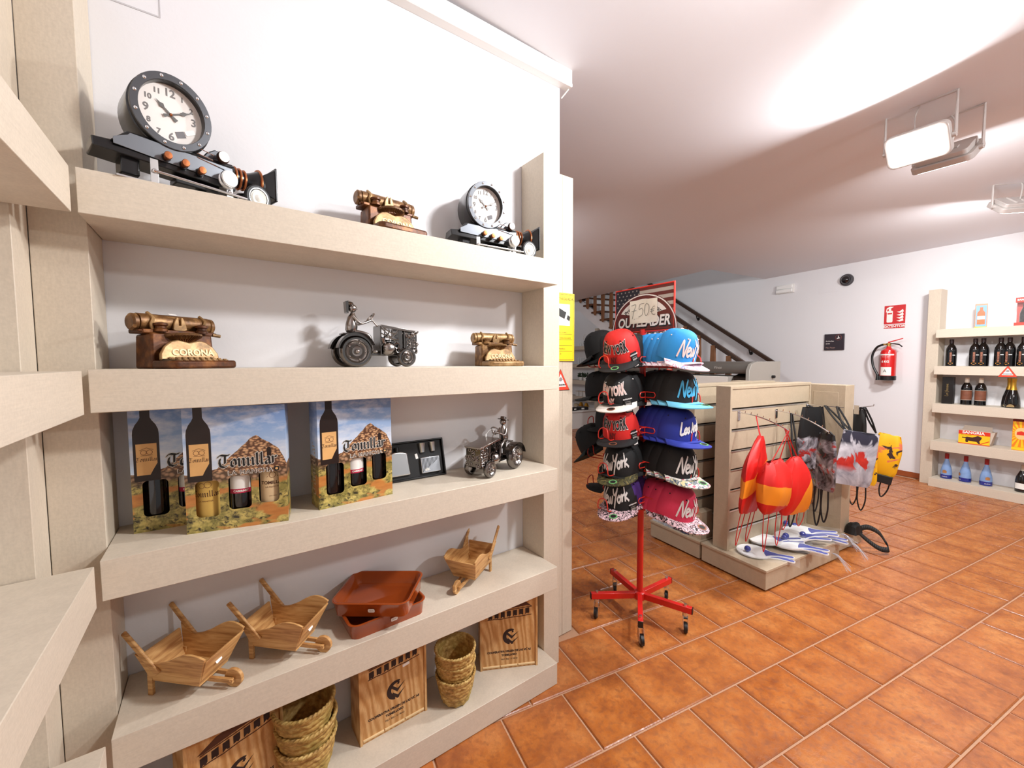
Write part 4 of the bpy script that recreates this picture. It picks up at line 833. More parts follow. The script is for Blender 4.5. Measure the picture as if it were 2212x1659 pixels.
# ---- wooden toy wheelbarrows
g = NG('pine'); v = g.mapped((3, 3, 26)); f = g.noise(v, 5, 5, .6, .6); g.color(g.ramp(f, [(.28, rgb(148, 98, 52)), (.5, rgb(198, 150, 92)), (.72, rgb(226, 186, 128))])); g.b.inputs['Roughness'].default_value = .5; PINE = g.m
g = NG('pine_h'); v = g.mapped((3, 3, 30), (0, 0, 0)); f = g.noise(v, 3.4, 4, .55, .4); g.color(g.ramp(f, [(.3, rgb(160, 108, 58)), (.52, rgb(206, 158, 98)), (.75, rgb(226, 186, 128))])); g.b.inputs['Roughness'].default_value = .5; PINEH = g.m
def wheelbarrow(loc, rz, label, sticker='front', s=1.0):
    # runs along +x: wheel in front at +x, handles rising backwards at -x
    t = thing('toy_wheelbarrow', label, 'wheelbarrow', loc, rz, 'wooden toy wheelbarrows on the fourth shelf'); t.scale = (s, s, s)
    zb, zf = .040, .042
    def side(y, sg):
        P = []
        bot = [(-.075, .040), (.060, .034)]
        top = []
        for k in range(17):
            u = k / 16; x = lerp(.098, -.10, u); z = .112 + .020 * math.sin(2 * PI * (u * .92 + .06)) * (1 if u < .55 else .8) + (.012 if u > .8 else 0) * (u - .8) * 5
            top.append((x, z))
        n = len(top); vs = []; out = .020
        pts = bot + top
        def P3(x, z, o): k = (z - .036) / .09; return (x, y + sg * (out * k + o), z)
        A = [P3(x, z, 0) for x, z in pts]; B = [P3(x, z, .006) for x, z in pts]; m_ = len(pts)
        fs = [tuple(range(m_)), tuple(reversed(range(m_, 2 * m_)))] + [(i, m_ + i, m_ + (i + 1) % m_, (i + 1) % m_) for i in range(m_)]
        if sg > 0: fs = [tuple(reversed(f_)) for f_ in fs]
        q = MB().add(A + B, fs); obj('side_board', q, PINEH, t, .001)
    side(-.044, -1); side(.044, 1)
    q = MB(); q.hexa([(.054, -.046, .034), (.060, -.046, .034), (.060, .046, .034), (.054, .046, .034), (.093, -.064, .112), (.099, -.064, .112), (.099, .064, .112), (.093, .064, .112)]); fb = obj('front_board', q, PINEH, t, .001)
    q = MB(); q.hexa([(-.078, -.046, .040), (-.072, -.046, .040), (-.072, .046, .040), (-.078, .046, .040), (-.104, -.060, .108), (-.098, -.060, .108), (-.098, .060, .108), (-.104, .060, .108)]); obj('back_board', q, PINEH, t, .001)
    q = MB(); q.hexa([(-.078, -.047, .036), (.060, -.047, .030), (.060, .047, .030), (-.078, .047, .036), (-.078, -.047, .041), (.060, -.047, .035), (.060, .047, .035), (-.078, .047, .041)]); obj('floor_board', q, PINEH, t, .001)
    for y in (-1, 1):
        q = MB(); a = Vector((-.040, y * .0625, .070)); b = Vector((-.132, y * .066, .176)); d = (b - a).normalized(); up = Vector((0, 0, 1)); sd = d.cross(up).normalized(); u2 = sd.cross(d)
        q.hexa([a - sd * .004 - u2 * .008, b - sd * .004 - u2 * .007, b + sd * .004 - u2 * .007, a + sd * .004 - u2 * .008, a - sd * .004 + u2 * .008, b - sd * .004 + u2 * .007, b + sd * .004 + u2 * .007, a + sd * .004 + u2 * .008]); obj('handle', q, PINE, t, .003)
        q = MB(); q.hexa([(-.084, y * .050 - .004, 0), (-.070, y * .050 - .004, 0), (-.070, y * .050 + .004, 0), (-.084, y * .050 + .004, 0), (-.084, y * .050 - .004, .062), (-.070, y * .050 - .004, .062), (-.070, y * .050 + .004, .062), (-.084, y * .050 + .004, .062)]); obj('leg', q, PINE, t, .001)
        q = MB(); q.hexa([(-.02, y * .016 - .004, .026), (.125, y * .012 - .004, .018), (.125, y * .012 + .004, .018), (-.02, y * .016 + .004, .026), (-.02, y * .016 - .004, .036), (.125, y * .012 - .004, .030), (.125, y * .012 + .004, .030), (-.02, y * .016 + .004, .036)]); obj('wheel_arm', q, PINE, t, .001)
    wh = obj('wheel', MB().lathe([(.024, -.005), (.025, -.004), (.025, .004), (.024, .005)], 28, Tm(.118, 0, .025) @ Rx(PI / 2)), PINE, t)
    obj('axle_pin', MB().cyl((.118, -.018, .025), (.118, .018, .025), .003), PINE, wh)
    if sticker == 'front': q = MB(); q.prism(rrect(-.010, .010, -.006, .006, .003), 0, .0008, Tm(.0795, -.010, .078) @ Ry(R(-26.5)) @ Rz(PI / 2) @ Rx(PI / 2) @ Rz(R(10)) @ Tm(0, 0, .0034))
    else: q = MB(); q.prism(rrect(-.009, .009, -.006, .006, .003), 0, .0008, Tm(.0, -.0555 - .0055, .078) @ Rx(PI / 2 + R(12)))
    obj('price_label', q, STICKER, t, smooth=False)
    return t
wheelbarrow((-.078, 1.385, shz(4, -.09) - .001), R(-42), 'wooden toy wheelbarrow closest to the corner on the fourth shelf')
wheelbarrow((.146, 1.385, shz(4, .13) - .001), R(-42), 'wooden toy wheelbarrow beside the stacked clay trays, wheel towards them')
wheelbarrow((.808, 1.415, shz(4, .82) - .001), R(213), 'wooden toy wheelbarrow alone near the end post, handles towards the post', 'side')

# ---- glazed clay trays, one tilted inside the other
CLAY = mat('glazed_clay', rgb(150, 66, 22), 0.18, var=.18, scale=9, coat=.5)
def clay_tray(loc, rot, label):
    t = thing('clay_tray', label, 'tray', loc, rot, 'glazed clay trays'); a, b, h = .122, .088, .048
    prof = [(0, .0, 1), (.0, .004, 1), (.006, h - .004, 1), (.010, h, 1), (.006, h + .002, 1), (.0, h, -1), (-.008, .012, -1), (-.016, .007, -1)]
    rings = []
    for o, z, s_ in prof: rings.append([(x, y, z) for x, y in rrect(-a - o, a + o, -b - o, b + o, .024 + max(-.012, o), 6)])
    n = len(rings[0]); vs = [p for r_ in rings for p in r_]; fs = [tuple(reversed(range(n)))]
    for j in range(len(rings) - 1):
        for i in range(n): fs.append((j * n + i, j * n + (i + 1) % n, (j + 1) * n + (i + 1) % n, (j + 1) * n + i))
    fs.append(tuple(range((len(rings) - 1) * n, len(rings) * n)))
    obj('dish', MB().add(vs, fs), CLAY, t, ang=60)
    q = MB(); q.prism(rrect(-.011, .011, -.006, .006, .004), 0, .0008, face_y(.01, -b - .0068, .025) @ Rx(R(7))); obj('price_label', q, STICKER, t, smooth=False)
    text('lettering', '14,95', .007, mat('price_ink', rgb(120, 110, 100), .6), t, face_y(.01, -b - .0078, .025) @ Rx(R(7)))
    return t
clay_tray((.435, 1.392, shz(4, .43)), (0, 0, R(2)), 'brown glazed clay tray standing flat on the fourth shelf under another')
clay_tray((.432, 1.388, shz(4, .42) + .053), (R(3), R(-2), R(-40)), 'brown glazed clay tray resting askew on top of the other')

# ---- sliding-lid wooden wine crates on the lowest shelf
g = NG('crate_wood'); v = g.mapped((5, 5, 1.1)); wv = g.n('ShaderNodeTexWave', wave_type='RINGS', rings_direction='Y'); wv.inputs['Scale'].default_value = 7.5; wv.inputs['Distortion'].default_value = 7; wv.inputs['Detail'].default_value = 2.5; wv.inputs['Detail Scale'].default_value = 1.2
g.l(g.mapped((2.2, 2.2, .55), (0, 0, 0), (.35, 0, .1)), wv.inputs['Vector'])
g.color(g.mix(g.ramp(g.noise(v, 60, 3), [(.35, (0,) * 3), (.7, (.35,) * 3)]), g.ramp(wv.outputs[0], [(.0, rgb(188, 136, 78)), (.5, rgb(210, 162, 104)), (1.0, rgb(222, 180, 124))]), rgb(168, 112, 60))); g.b.inputs['Roughness'].default_value = .5; CRATE = g.m
CRINK = mat('branding_ink', rgb(44, 26, 22), .7); CRIN2 = mat('branding_brown', rgb(84, 48, 28), .7)
def crate(loc, rz, label, price=False):
    t = thing('wine_crate', label, 'crate', loc, rz, 'wooden wine crates on the lowest shelf'); W, H, D = .246, .330, .100; w2 = W / 2
    q = MB(); q.box(-w2, -w2 + .009, -D / 2, D / 2, 0, H); obj('side_panel', q, CRATE, t, .001)
    q = MB(); q.box(w2 - .009, w2, -D / 2, D / 2, 0, H); obj('side_panel', q, CRATE, t, .001)
    q = MB(); q.box(-w2 + .009, w2 - .009, -D / 2 + .006, D / 2, H - .009, H); obj('top_panel', q, CRATE, t, .001)
    q = MB(); q.box(-w2 + .009, w2 - .009, -D / 2 + .004, D / 2, 0, .009); obj('bottom_panel', q, CRATE, t, .001)
    q = MB(); q.box(-w2 + .009, w2 - .009, D / 2 - .006, D / 2, .009, H - .009); obj('back_panel', q, CRATE, t, .001)
    for k in range(3): q = MB(); a = -w2 + .010 + .0754 * k; q.box(a, a + .0728, -D / 2, -D / 2 + .008, .009, .016); obj('groove_strip', q, mat('pale_strip', rgb(232, 200, 150), .5), t, .0015)
    q = MB(); q.box(-w2 + .0085, w2 - .0085, -D / 2 + .0045, -D / 2 + .0095, .012, H - .008); lid = obj('sliding_lid', q, CRATE, t, .0008)
    F = face_y(-w2, -D / 2 + .0043, 0)
    q = MB(); q.prism([(.045, .262), (.030, .254), (.045, .252), (.205, .268), (.222, .262), (.190, .290), (.168, .300), (.120, .284), (.075, .278)], 0, .0003, F); obj('printed_roof', q, CRIN2, lid, smooth=False)
    for k in range(7):
        x = .036 + .0262 * k; z = .226 + .0022 * k; q = MB()
        q.prism([(x, z - .010 + .003 * (k % 2)), (x + .008, z - .004), (x + .012, z - .008), (x + .017, z - .002 - .003 * (k % 3)), (x + .017, z + .018), (x, z + .016)], 0, .0003, F); obj('printed_window', q, CRINK, lid, smooth=False)
    q = MB(); q.strokes([[(.032, .2165), (.06, .2185), (.09, .217), (.13, .2215), (.17, .222), (.22, .227)], [(.036, .249), (.12, .2545), (.222, .262)]], .0035, F); obj('printed_eaves', q, CRIN2, lid, smooth=False)
    C_ = F @ Tm(.130, .138, 0); q = MB()
    outer = arc(0, 0, .034, R(62), R(262), 18); inner = arc(.004, .002, .022, R(250), R(75), 14); q.prism(outer + [(p[0], p[1]) for p in inner], 0, .0003, C_); obj('printed_emblem', q, CRINK, lid, smooth=False)
    q = MB()
    for dz in (0, -.024): q.prism([(-.016, .010 + dz), (.004, -.010 + dz), (.034, .020 + dz), (.006, .000 + dz + .002), (-.012, .018 + dz)], 0.0001, .0004, C_)
    q.prism([(-.014, -.018), (.006, -.034), (.012, -.030), (-.008, -.012)], 0, .0003, C_); q.prism([(.004, .018), (.010, .016), (.014, .022), (.008, .027)], 0, .0003, C_); obj('printed_emblem_chevrons', q, CRINK, lid, smooth=False)
    text('lettering', 'COOPERATIVA VIRGEN DE LAS VIÑAS', .0118, CRINK, lid, F @ Tm(.123, .074, 0), bold=.0007, sx=.93); text('lettering', 'TOMELLOSO', .0112, CRINK, lid, F @ Tm(.123, .058, 0), bold=.0007); text('lettering', 'TELF. 926 - 51 08 65', .0085, CRINK, lid, F @ Tm(.123, .040, 0), bold=.0002)
    if price: q = MB(); q.prism(rrect(-.013, .013, -.005, .005, .003), 0.0006, .0012, F @ Tm(.168, .214, 0) @ Rz(R(8))); obj('price_label', q, STICKER, lid, smooth=False)
    return t
crate((-.004, 1.405, shz(5, 0)), R(17), 'wooden wine crate with dark print nearest the corner, cut by the picture edge')
crate((.4705, 1.428, shz(5, .47)), R(1.6), 'wooden wine crate with a price label, between the two basket stacks', True)
crate((.9865, 1.4165, shz(5, .98)), R(-27), 'wooden wine crate turned askew at the shelf end by the post')

# ---- woven straw baskets, three nested in each stack
g = NG('straw'); v = g.mapped((1, 1, 1.4)); f = g.noise(v, 55, 4, .6); geo = g.n('ShaderNodeNewGeometry'); col = g.ramp(f, [(.28, rgb(118, 84, 38)), (.5, rgb(182, 144, 78)), (.72, rgb(222, 194, 126))])
g.color(g.mix(g.ramp(g.noise(g.mapped(), 9, 2), [(.45, (0,) * 3), (.65, (.5,) * 3)]), col, rgb(150, 142, 70))); g.b.inputs['Roughness'].default_value = .6; STRAW = g.m
def basket_mesh():
    NU, NV = 132, 56; H, r0, r1 = .108, .043, .073; q = MB()
    def fn(u, v):
        a = 2 * PI * u; row = v * 7.0; k = int(min(row, 6.999)); ph = row - k
        r = lerp(r0, r1, min(1, v * 1.05) ** .6); tw = 22
        s_ = math.sin(a * tw / 2 + (PI / 2) * (k % 2) * 1.0 + (ph - .5) * 2.2 * (1 if k % 2 else -1)); bulge = math.sin(PI * ph) ** .6
        d = .0040 * bulge * (.45 + .55 * abs(s_)) ; z = v * H + .0022 * math.sin(a * tw / 2 + k * 1.3) * bulge
        if v > .93: d = .004
        return ((r + d) * math.cos(a), (r + d) * math.sin(a), z)
    q.grid(fn, NU, NV, closed_u=True)
    q.lathe([(r1 + .004, H), (r1 + .001, H + .004), (r1 - .004, H + .002), (r1 - .007, H - .01), (r0 - .002, .006), (.0005, .006)], 66, caps=False); q.lathe([(.0005, 0.0), (r0, 0)], 66, caps=False)
    return q.mesh('basket', STRAW, True, 70)
def rim_mesh():
    q = MB()
    for ph in (0, PI):
        pts = []
        for i in range(140): a = 2 * PI * i / 140; pts.append(((.0735 + .0026 * math.cos(a * 20 + ph)) * math.cos(a), (.0735 + .0026 * math.cos(a * 20 + ph)) * math.sin(a), .108 + .0026 * math.sin(a * 20 + ph)))
        q.tube(pts, .0030, 6, closed=True)
    return q.mesh('plaited_rim', STRAW, True, 70)
bme_, rme_ = basket_mesh(), rim_mesh(); WORDS = ('bottom', 'middle', 'topmost')
def stack(x, y, s, where, seed):
    random.seed(seed); z = shz(5, x)
    for k in range(3):
        t = thing('straw_basket', f'woven straw basket, {WORDS[k]} of the nested stack {where}', 'basket', (x + random.uniform(-.003, .003), y + random.uniform(-.003, .003), z + .0005 + .050 * s * k), (random.uniform(-.03, .03) * (k > 0), random.uniform(-.03, .03) * (k > 0), random.uniform(0, 6)), 'nested straw baskets on the lowest shelf')
        t.scale = (s * (1 + .01 * k), s * (1 + .01 * k), s); link('weave', bme_, t); link('rim', rme_, t)
stack(.710, 1.372, 1.0, 'beside the crate turned askew', 4)
stack(.190, 1.390, 1.16, 'nearest the corner', 9)

# ================================================================== REVOLVING CAP STAND
SX, SY = 1.840, 1.373
RW = mat('red_wire', rgb(214, 52, 38), .35, coat=.3)
cs = thing('cap_stand', 'tall red cap stand on five castors with wire holders and a framed sign', 'display stand', (SX, SY, 0))
obj('pole', MB().cyl((0, 0, .105), (0, 0, 1.56), .0165, n=20), REDP, cs)
q = MB(); q.lathe([(.03, .098), (.03, .135), (.022, .14)], 20); obj('hub', q, REDP, cs)
GREYW = mat('castor_grey', rgb(120, 116, 110), .4, .5)
for k in range(5):
    a = R(-2 + 72 * k + (4 if k else 0)); M = Rz(a)
    lg = obj('leg', MB().box(.015, .268, -.0125, .0125, .102, .134, M), REDP, cs, .002)
    obj('end_cap', MB().box(.268, .272, -.0125, .0125, .102, .134, M), BLACKP, lg, .001)
    obj('bolt', MB().cyl(M @ Vector((.235, 0, .133)), M @ Vector((.235, 0, .144)), .008, n=10), CHROME, lg)
    sw = (R(35), R(-40), R(60), R(20), R(-70))[k]; N = M @ Tm(.235, 0, 0) @ Rz(sw)
    q = MB(); q.cyl(N @ Vector((0, 0, .084)), N @ Vector((0, 0, .102)), .014, n=14); q.hexa([N @ Vector(p) for p in ((-.002, -.013, .022), (.026, -.013, .022), (.026, -.010, .022), (-.002, -.010, .022), (-.014, -.013, .085), (.014, -.013, .085), (.014, -.010, .085), (-.014, -.010, .085))]); q.hexa([N @ Vector(p) for p in ((-.002, .010, .022), (.026, .010, .022), (.026, .013, .022), (-.002, .013, .022), (-.014, .010, .085), (.014, .010, .085), (.014, .013, .085), (-.014, .013, .085))])
    ca_ = obj('castor', q, CHROME, cs)
    obj('castor_wheel', MB().lathe([(.020, -.009), (.027, -.007), (.027, .007), (.020, .009)], 20, N @ Tm(.014, 0, .0275) @ Rx(PI / 2)), RUB, ca_)
    obj('castor_disc', MB().lathe([(.018, -.0095), (.018, .0095)], 18, N @ Tm(.014, 0, .0275) @ Rx(PI / 2)), GREYW, ca_)
    if k in (1, 4): obj('brake_tab', MB().box(-.03, -.006, -.011, .011, .058, .064, N), GREYW, ca_, .001)
q = MB(); M = Rz(R(-2 + 72 * 2.5 + 38)); 
obj('round_badge', MB().lathe([(.016, 0), (.016, .0015)], 20, Rz(R(142 + 4 + 38)) @ Tm(0, 0, 0)), PAPER, cs) if False else None
# wire holders: spine ring, a forward tray rod with up-turned nose and two side rails
SIDES = {'A': R(-87), 'B': R(-5 + 360), 'C': R(190), 'D': R(95)}      # rotation that turns -y towards the side
TIER = [1.395, 1.222, 1.046, .872, .695]
q = MB()
for x, y in ((.06, .06), (-.06, .06), (-.06, -.06), (.06, -.06)): q.tube([(x, y, .62), (x, y, 1.50)], .004, 6)
q.lathe([(.03, 1.49), (.09, 1.49), (.09, 1.494), (.03, 1.494)], 24); q.lathe([(.03, .618), (.09, .618), (.09, .622), (.03, .622)], 24)
obj('wire_cage', q, RW, cs)
def holder():
    q = MB(); r = .0028
    for s_ in (-1, 1):
        x = .102 * s_
        q.tube(smooth_path([(x, -.06, -.006), (x, -.155, -.006), (x, -.168, .000), (x, -.172, .009), (x, -.165, .018), (x, -.155, .020), (x, -.06, .020), (.06 * s_, -.05, .020)], 4), r, 6)
        q.tube([(x, -.11, -.006), (x, -.11, .020)], r, 6); q.tube([(x, -.11, -.006), (x * .98, -.11, -.030), (x * .5, -.11, -.032)], r, 6)
        q.tube(smooth_path([(.03 * s_, -.06, -.030), (.03 * s_, -.26, -.034), (.03 * s_, -.315, -.030), (.028 * s_, -.322, .002), (.018 * s_, -.318, .020), (0, -.316, .026)], 5), r, 6)
    q.tube([(-.102, -.06, -.006), (.102, -.06, -.006)], r, 6); q.tube([(-.04, -.11, -.032), (.04, -.11, -.032)], r, 6)
    return q.mesh('wire_holder', RW, True, 60)
hme = holder()
for sd, rz in SIDES.items():
    for k, z in enumerate(TIER): link('wire_holder', hme, cs, Rz(rz) @ Tm(0, 0, z))
# framed sign on top
Sg = Tm(0, 0, 1.665) @ Rz(R(-92)); sw_, sh_ = .186, .116
def flatsign(poly, z0, z1, m, nm, parent): q = MB(); q.prism(poly, z0, z1, Sg @ Rx(PI / 2)); return obj(nm, q, m, parent, smooth=False)
DRED = mat('sign_dark_red', rgb(96, 26, 22), .5); DWH = mat('sign_dull_white', rgb(176, 166, 156), .5); NAVY = mat('sign_navy', rgb(30, 26, 38), .5); SWH = mat('sign_white', rgb(232, 226, 220), .5)
board = flatsign([(-sw_, -sh_), (sw_, -sh_), (sw_, sh_), (-sw_, sh_)], -.004, .004, DRED, 'sign_board', cs)
q = MB(); q.tube([Sg @ Vector(p) for p in ((-sw_, 0, -sh_), (sw_, 0, -sh_), (sw_, 0, sh_), (-sw_, 0, sh_))], .0062, 8, closed=True); obj('sign_frame', q, RW, cs)
for k in range(6): z = sh_ - (2 * k + 1) * 2 * sh_ / 13; flatsign([(-sw_, z - 2 * sh_ / 13), (sw_, z - 2 * sh_ / 13), (sw_, z), (-sw_, z)], .0041, .0044, DWH, 'flag_stripe', board)
flatsign([(-sw_, -.012), (-.022, -.012), (-.022, sh_), (-sw_, sh_)], .0045, .0048, NAVY, 'flag_canton', board)
q = MB()
for r_ in range(6):
    for c_ in range(6): cx, cz = -sw_ + .016 + .026 * c_ + (.012 if r_ % 2 else 0), sh_ - .014 - .019 * r_; q.prism([(cx + (.0055 if i % 2 == 0 else .0022) * math.sin(i * PI / 5), cz + (.0055 if i % 2 == 0 else .0022) * math.cos(i * PI / 5)) for i in range(9, -1, -1)], .0049, .0051, Sg @ Rx(PI / 2))
obj('flag_stars', q, DWH, board, smooth=False, kind='stuff')
dome = lambda r, n=30: [(r * math.cos(PI * i / n) * 1.12, -sh_ + .008 + r * 1.02 * math.sin(PI * i / n)) for i in range(n + 1)]
flatsign(dome(.186) , .0053, .0055, DRED, 'round_field', board)
q = MB(); q.strokes([dome(.180)], .006, Sg @ Rx(PI / 2) @ Tm(0, 0, .0058)); obj('round_border', q, SWH, board, smooth=False)
o_, i_ = [(p[0], p[1]) for p in dome(.160) if p[1] > -.025], [(p[0], p[1]) for p in dome(.112) if p[1] > -.025]
flatsign(o_ + list(reversed(i_)), .0060, .0062, SWH, 'arch_band', board); 
flatsign([p for p in dome(.108) if p[1] > -.03] , .0060, .0061, mat('sign_mid', rgb(150, 140, 132), .5), 'arch_field', board)
aw = lambda rad: (lambda c: Vector(((rad + c.y) * 1.12 * math.sin(c.x / rad / 1.06), -sh_ + .008 + (rad + c.y) * 1.02 * math.cos(c.x / rad / 1.06), 0)))
text('lettering', 'Premium Headwear', .030, INK, board, Sg @ Rx(PI / 2) @ Tm(0, 0, .0064), warp=aw(.134), bold=.0006)
text('lettering', 'OUTLEADER', .072, INK, board, Sg @ Rx(PI / 2) @ Tm(.003, -.069, .0064), bold=.006, shear=.15, sx=.82); text('lettering', 'OUTLEADER', .072, SWH, board, Sg @ Rx(PI / 2) @ Tm(0, -.066, .0067), bold=.0022, shear=.15, sx=.82)
# handwritten price on a sheet taped to it
pn = thing('price_note', 'handwritten white paper price note taped over the sign of the cap stand', 'note', (SX, SY, 1.650)); pn.rotation_euler = (0, 0, R(-92))
q = MB(); q.grid(lambda u, v: (lerp(-.088, .088, u) + .006, -.0085 - .0015 * math.sin(6 * u + 3 * v), lerp(-.056, .066, v) + .010 * (u - .5) * 0), 9, 7); obj('sheet', q, mat('note_paper', rgb(236, 230, 214), .8), pn)
PEN = [[(-.070, .040), (-.040, .043), (-.052, .012), (-.062, -.030)], [(-.068, .010), (-.036, .013)], [(-.050, -.030), (-.048, -.034)], [(.012, .045), (-.014, .042), (-.018, .014), (-.004, .022), (.006, .010), (.000, -.014), (-.022, -.022)], [(.030, .044), (.018, .030), (.016, -.002), (.028, -.020), (.042, .000), (.044, .030), (.030, .044)], [(.082, .024), (.070, .022), (.060, .008), (.062, -.010), (.074, -.018), (.084, -.016)], [(.054, .008), (.078, .011)], [(.052, -.001), (.076, .002)]]
q = MB(); q.strokes([[(p.x, p.y) for p in smooth_path([(a, b, 0) for a, b in l], 5)] for l in PEN], .0022, face_y(0, -.0115, 0)); obj('handwriting', q, mat('pencil', rgb(84, 78, 72), .7), pn, smooth=False)

# ---- caps: six-panel crown, flat brim, button, eyelets, front lettering
LW = {'N': ([[(0, 0), (.10, .55), (.22, 1.0), (.30, .5), (.42, .02), (.52, .6), (.70, 1.08)]], .62), 'e': ([[(.0, .26), (.20, .34), (.20, .50), (.06, .48), (.02, .18), (.14, .02), (.32, .12)]], .32), 'w': ([[(.0, .50), (.06, .05), (.16, .08), (.20, .42), (.24, .06), (.34, .08), (.40, .52)]], .44), 'Y': ([[(.0, 1.0), (.10, .58), (.26, .62), (.44, 1.05)], [(.44, 1.05), (.24, .3), (.10, -.3)]], .42), 'o': ([[(.10, .46), (.0, .22), (.10, .02), (.24, .20), (.18, .44), (.10, .46), (.20, .38), (.34, .42)]], .33), 'r': ([[(.0, .44), (.06, .48), (.04, .02), (.10, .36), (.24, .48)]], .26), 'k': ([[(.04, .0), (.10, 1.0)], [(.30, .52), (.08, .26), (.20, .14), (.34, -.06)]], .36), 'L': ([[(.04, 1.0), (.0, .02), (.36, .06)]], .36), 's': ([[(.24, .46), (.06, .40), (.20, .18), (.0, .02)]], .26), 'A': ([[(.0, .0), (.22, .80), (.30, .0)], [(.06, .28), (.34, .34)]], .36), 'n': ([[(.0, .46), (.04, .02), (.08, .34), (.22, .46), (.24, .02)]], .30), 'g': ([[(.22, .44), (.04, .42), (.04, .10), (.22, .14), (.22, .44), (.18, -.30), (.0, -.24)]], .28), 'l': ([[(.02, .0), (.08, .95)]], .12), ' ': ([], .18)}
def script_lines(s, size):
    out = []; x = 0
    for c in s:
        L, a = LW[c]
        for l in L: out.append([(p.x, p.y) for p in smooth_path([((px * 1.25 + x) * size, py * size * .86, 0) for px, py in l], 4)])
        x += a * 1.18
    return out, x * size
CA, CB, CHh = .084, .098, .128       # half width, half length, height of crown
def crown_pt(a, v, o=0.0):           # a from front (0 = -y) round; v 0 brim line .. 1 top
    f = math.cos(a); k = .5 + .5 * f
    e = 1.0 - .12 * v if v < .55 else 1
    ph = v * PI / 2; hr = math.cos(ph) ** (.50 if f > 0 else .66); hz = math.sin(ph) ** (1.05)
    seam = 1 - .012 * (abs(math.sin(3 * a + PI / 2)) ** 24) * (1 - v * .6)
    r = hr * seam
    x = (CA + o) * math.sin(a) * r; y = -(CB + o) * f * r; z = (CHh * (1 + .05 * k) + o) * hz
    return Vector((x, y, z))
def crown_mesh(name, m, m2=None):
    q = MB(); n, mm = 48, 14
    q.grid(lambda u, v: crown_pt(2 * PI * u, v * .992), n, mm, closed_u=True)
    top = len(q.v); k0 = (mm - 1) * n; q.f.append(tuple(range(k0, k0 + n)))
    q.grid(lambda u, v: crown_pt(-2 * PI * u, v * .96, -.003), n, mm, closed_u=True)
    me = q.mesh(name, m, True, 60)
    if m2 is not None:
        me.materials.append(m2)
        for p in me.polygons:
            c = p.center
            if c.y > -.018: p.material_index = 1
    return me
def brim_mesh(name, m, m2, m3=None):
    q = MB(); P = []
    NN = 22
    inner = [crown_pt(a, 0.02, -.002) for a in [R(-82 + 164 * i / NN) for i in range(NN + 1)]]
    outer = []
    for i in range(NN + 1):
        a = R(-82 + 164 * i / NN); e = math.cos(a) ** .55 if math.cos(a) > 0 else 0
        outer.append(Vector((math.sin(a) * (CA + .007) * (1.0 + .03 * e), -(CB + .080 * e) * (math.cos(a) ** .62 if math.cos(a) > 0 else 0), 0)))
    for z, rev in ((0.0, False), (-.004, True)):
        q.grid(lambda u, v: (lambda i, p: Vector((p.x, p.y, .004 + z - .016 * (p.x / CA) ** 2 * v + .002)))(0, inner[int(round(u * NN))].lerp(outer[int(round(u * NN))], v)), NN + 1, 6)
    n = NN + 1; o = 6 * n
    for i in range(NN): q.f.append((5 * n + i, o + 5 * n + i, o + 5 * n + i + 1, 5 * n + i + 1))
    me = q.mesh(name, m, True, 50)
    me.materials.append(m2); k = 5 * NN
    for i, p in enumerate(me.polygons):
        if k <= i < 2 * k: p.material_index = 1
    return me
def fabric(name, c, rough=.75): return mat(name, c, rough, bump=.12, bscale=500, var=.06, scale=20)
FRED, FBLK, FBLU, FROY, FPUR, FPNK, FGRN = fabric('cap_red', rgb(206, 32, 26)), fabric('cap_black', rgb(17, 17, 18)), fabric('cap_cyan', rgb(38, 138, 206)), fabric('cap_royal', rgb(34, 50, 150)), fabric('cap_purple', rgb(66, 32, 108)), fabric('cap_pink', rgb(214, 52, 86)), fabric('cap_darkgreen', rgb(20, 40, 38))
FWHT, FLBL = fabric('brim_white', rgb(222, 216, 208)), fabric('brim_lightblue', rgb(110, 190, 224))
def pattern(name, scale, stops, dist=1.5, stretch=(1, 1, 1)):
    g = NG(name); f = g.noise(g.mapped(stretch), scale, 2, .5, dist); g.color(g.ramp(f, stops, 'CONSTANT')); g.b.inputs['Roughness'].default_value = .7; return g.m
PLEO = pattern('brim_leopard', 46, [(0, rgb(30, 18, 24)), (.46, rgb(226, 190, 196)), (.58, rgb(30, 18, 24)), (.66, rgb(232, 204, 206))], 2.2, (1.6, .7, 1)); PCAM = pattern('brim_camo', 22, [(0, rgb(28, 26, 16)), (.44, rgb(84, 76, 36)), (.54, rgb(46, 44, 22)), (.62, rgb(112, 98, 52))]); PFLO = pattern('brim_floral', 30, [(0, rgb(200, 90, 110)), (.38, rgb(214, 206, 196)), (.48, rgb(96, 106, 116)), (.56, rgb(206, 196, 150)), (.66, rgb(60, 70, 90))], 1.2); PPNK = pattern('brim_pink_marble', 26, [(0, rgb(230, 218, 226)), (.55, rgb(206, 130, 152)), (.62, rgb(226, 220, 236)), (.7, rgb(120, 120, 180))], 1.8); PPALM = pattern('brim_palm', 30, [(0, rgb(16, 18, 16)), (.6, rgb(50, 84, 46)), (.66, rgb(16, 18, 16)), (.72, rgb(96, 44, 36))], 2.5, (.5, 2.4, 1))
FSTK = mat('foil_sticker', rgb(120, 190, 120), .3, .3, var=.5, scale=60); FSTK2 = mat('foil_sticker_copper', rgb(160, 110, 84), .3, .5, var=.4, scale=60); LSIL = mat('thread_silver', rgb(216, 212, 208), .6); LPNK = mat('thread_pink', rgb(236, 206, 200), .6); LBLU = mat('thread_blue', rgb(74, 170, 214), .6); LWHT = mat('thread_white', rgb(238, 236, 234), .6); LBLK = mat('thread_black', rgb(16, 14, 14), .6); LRED = mat('thread_darkred', rgb(110, 14, 14), .6)
CM, BM = {}, {}
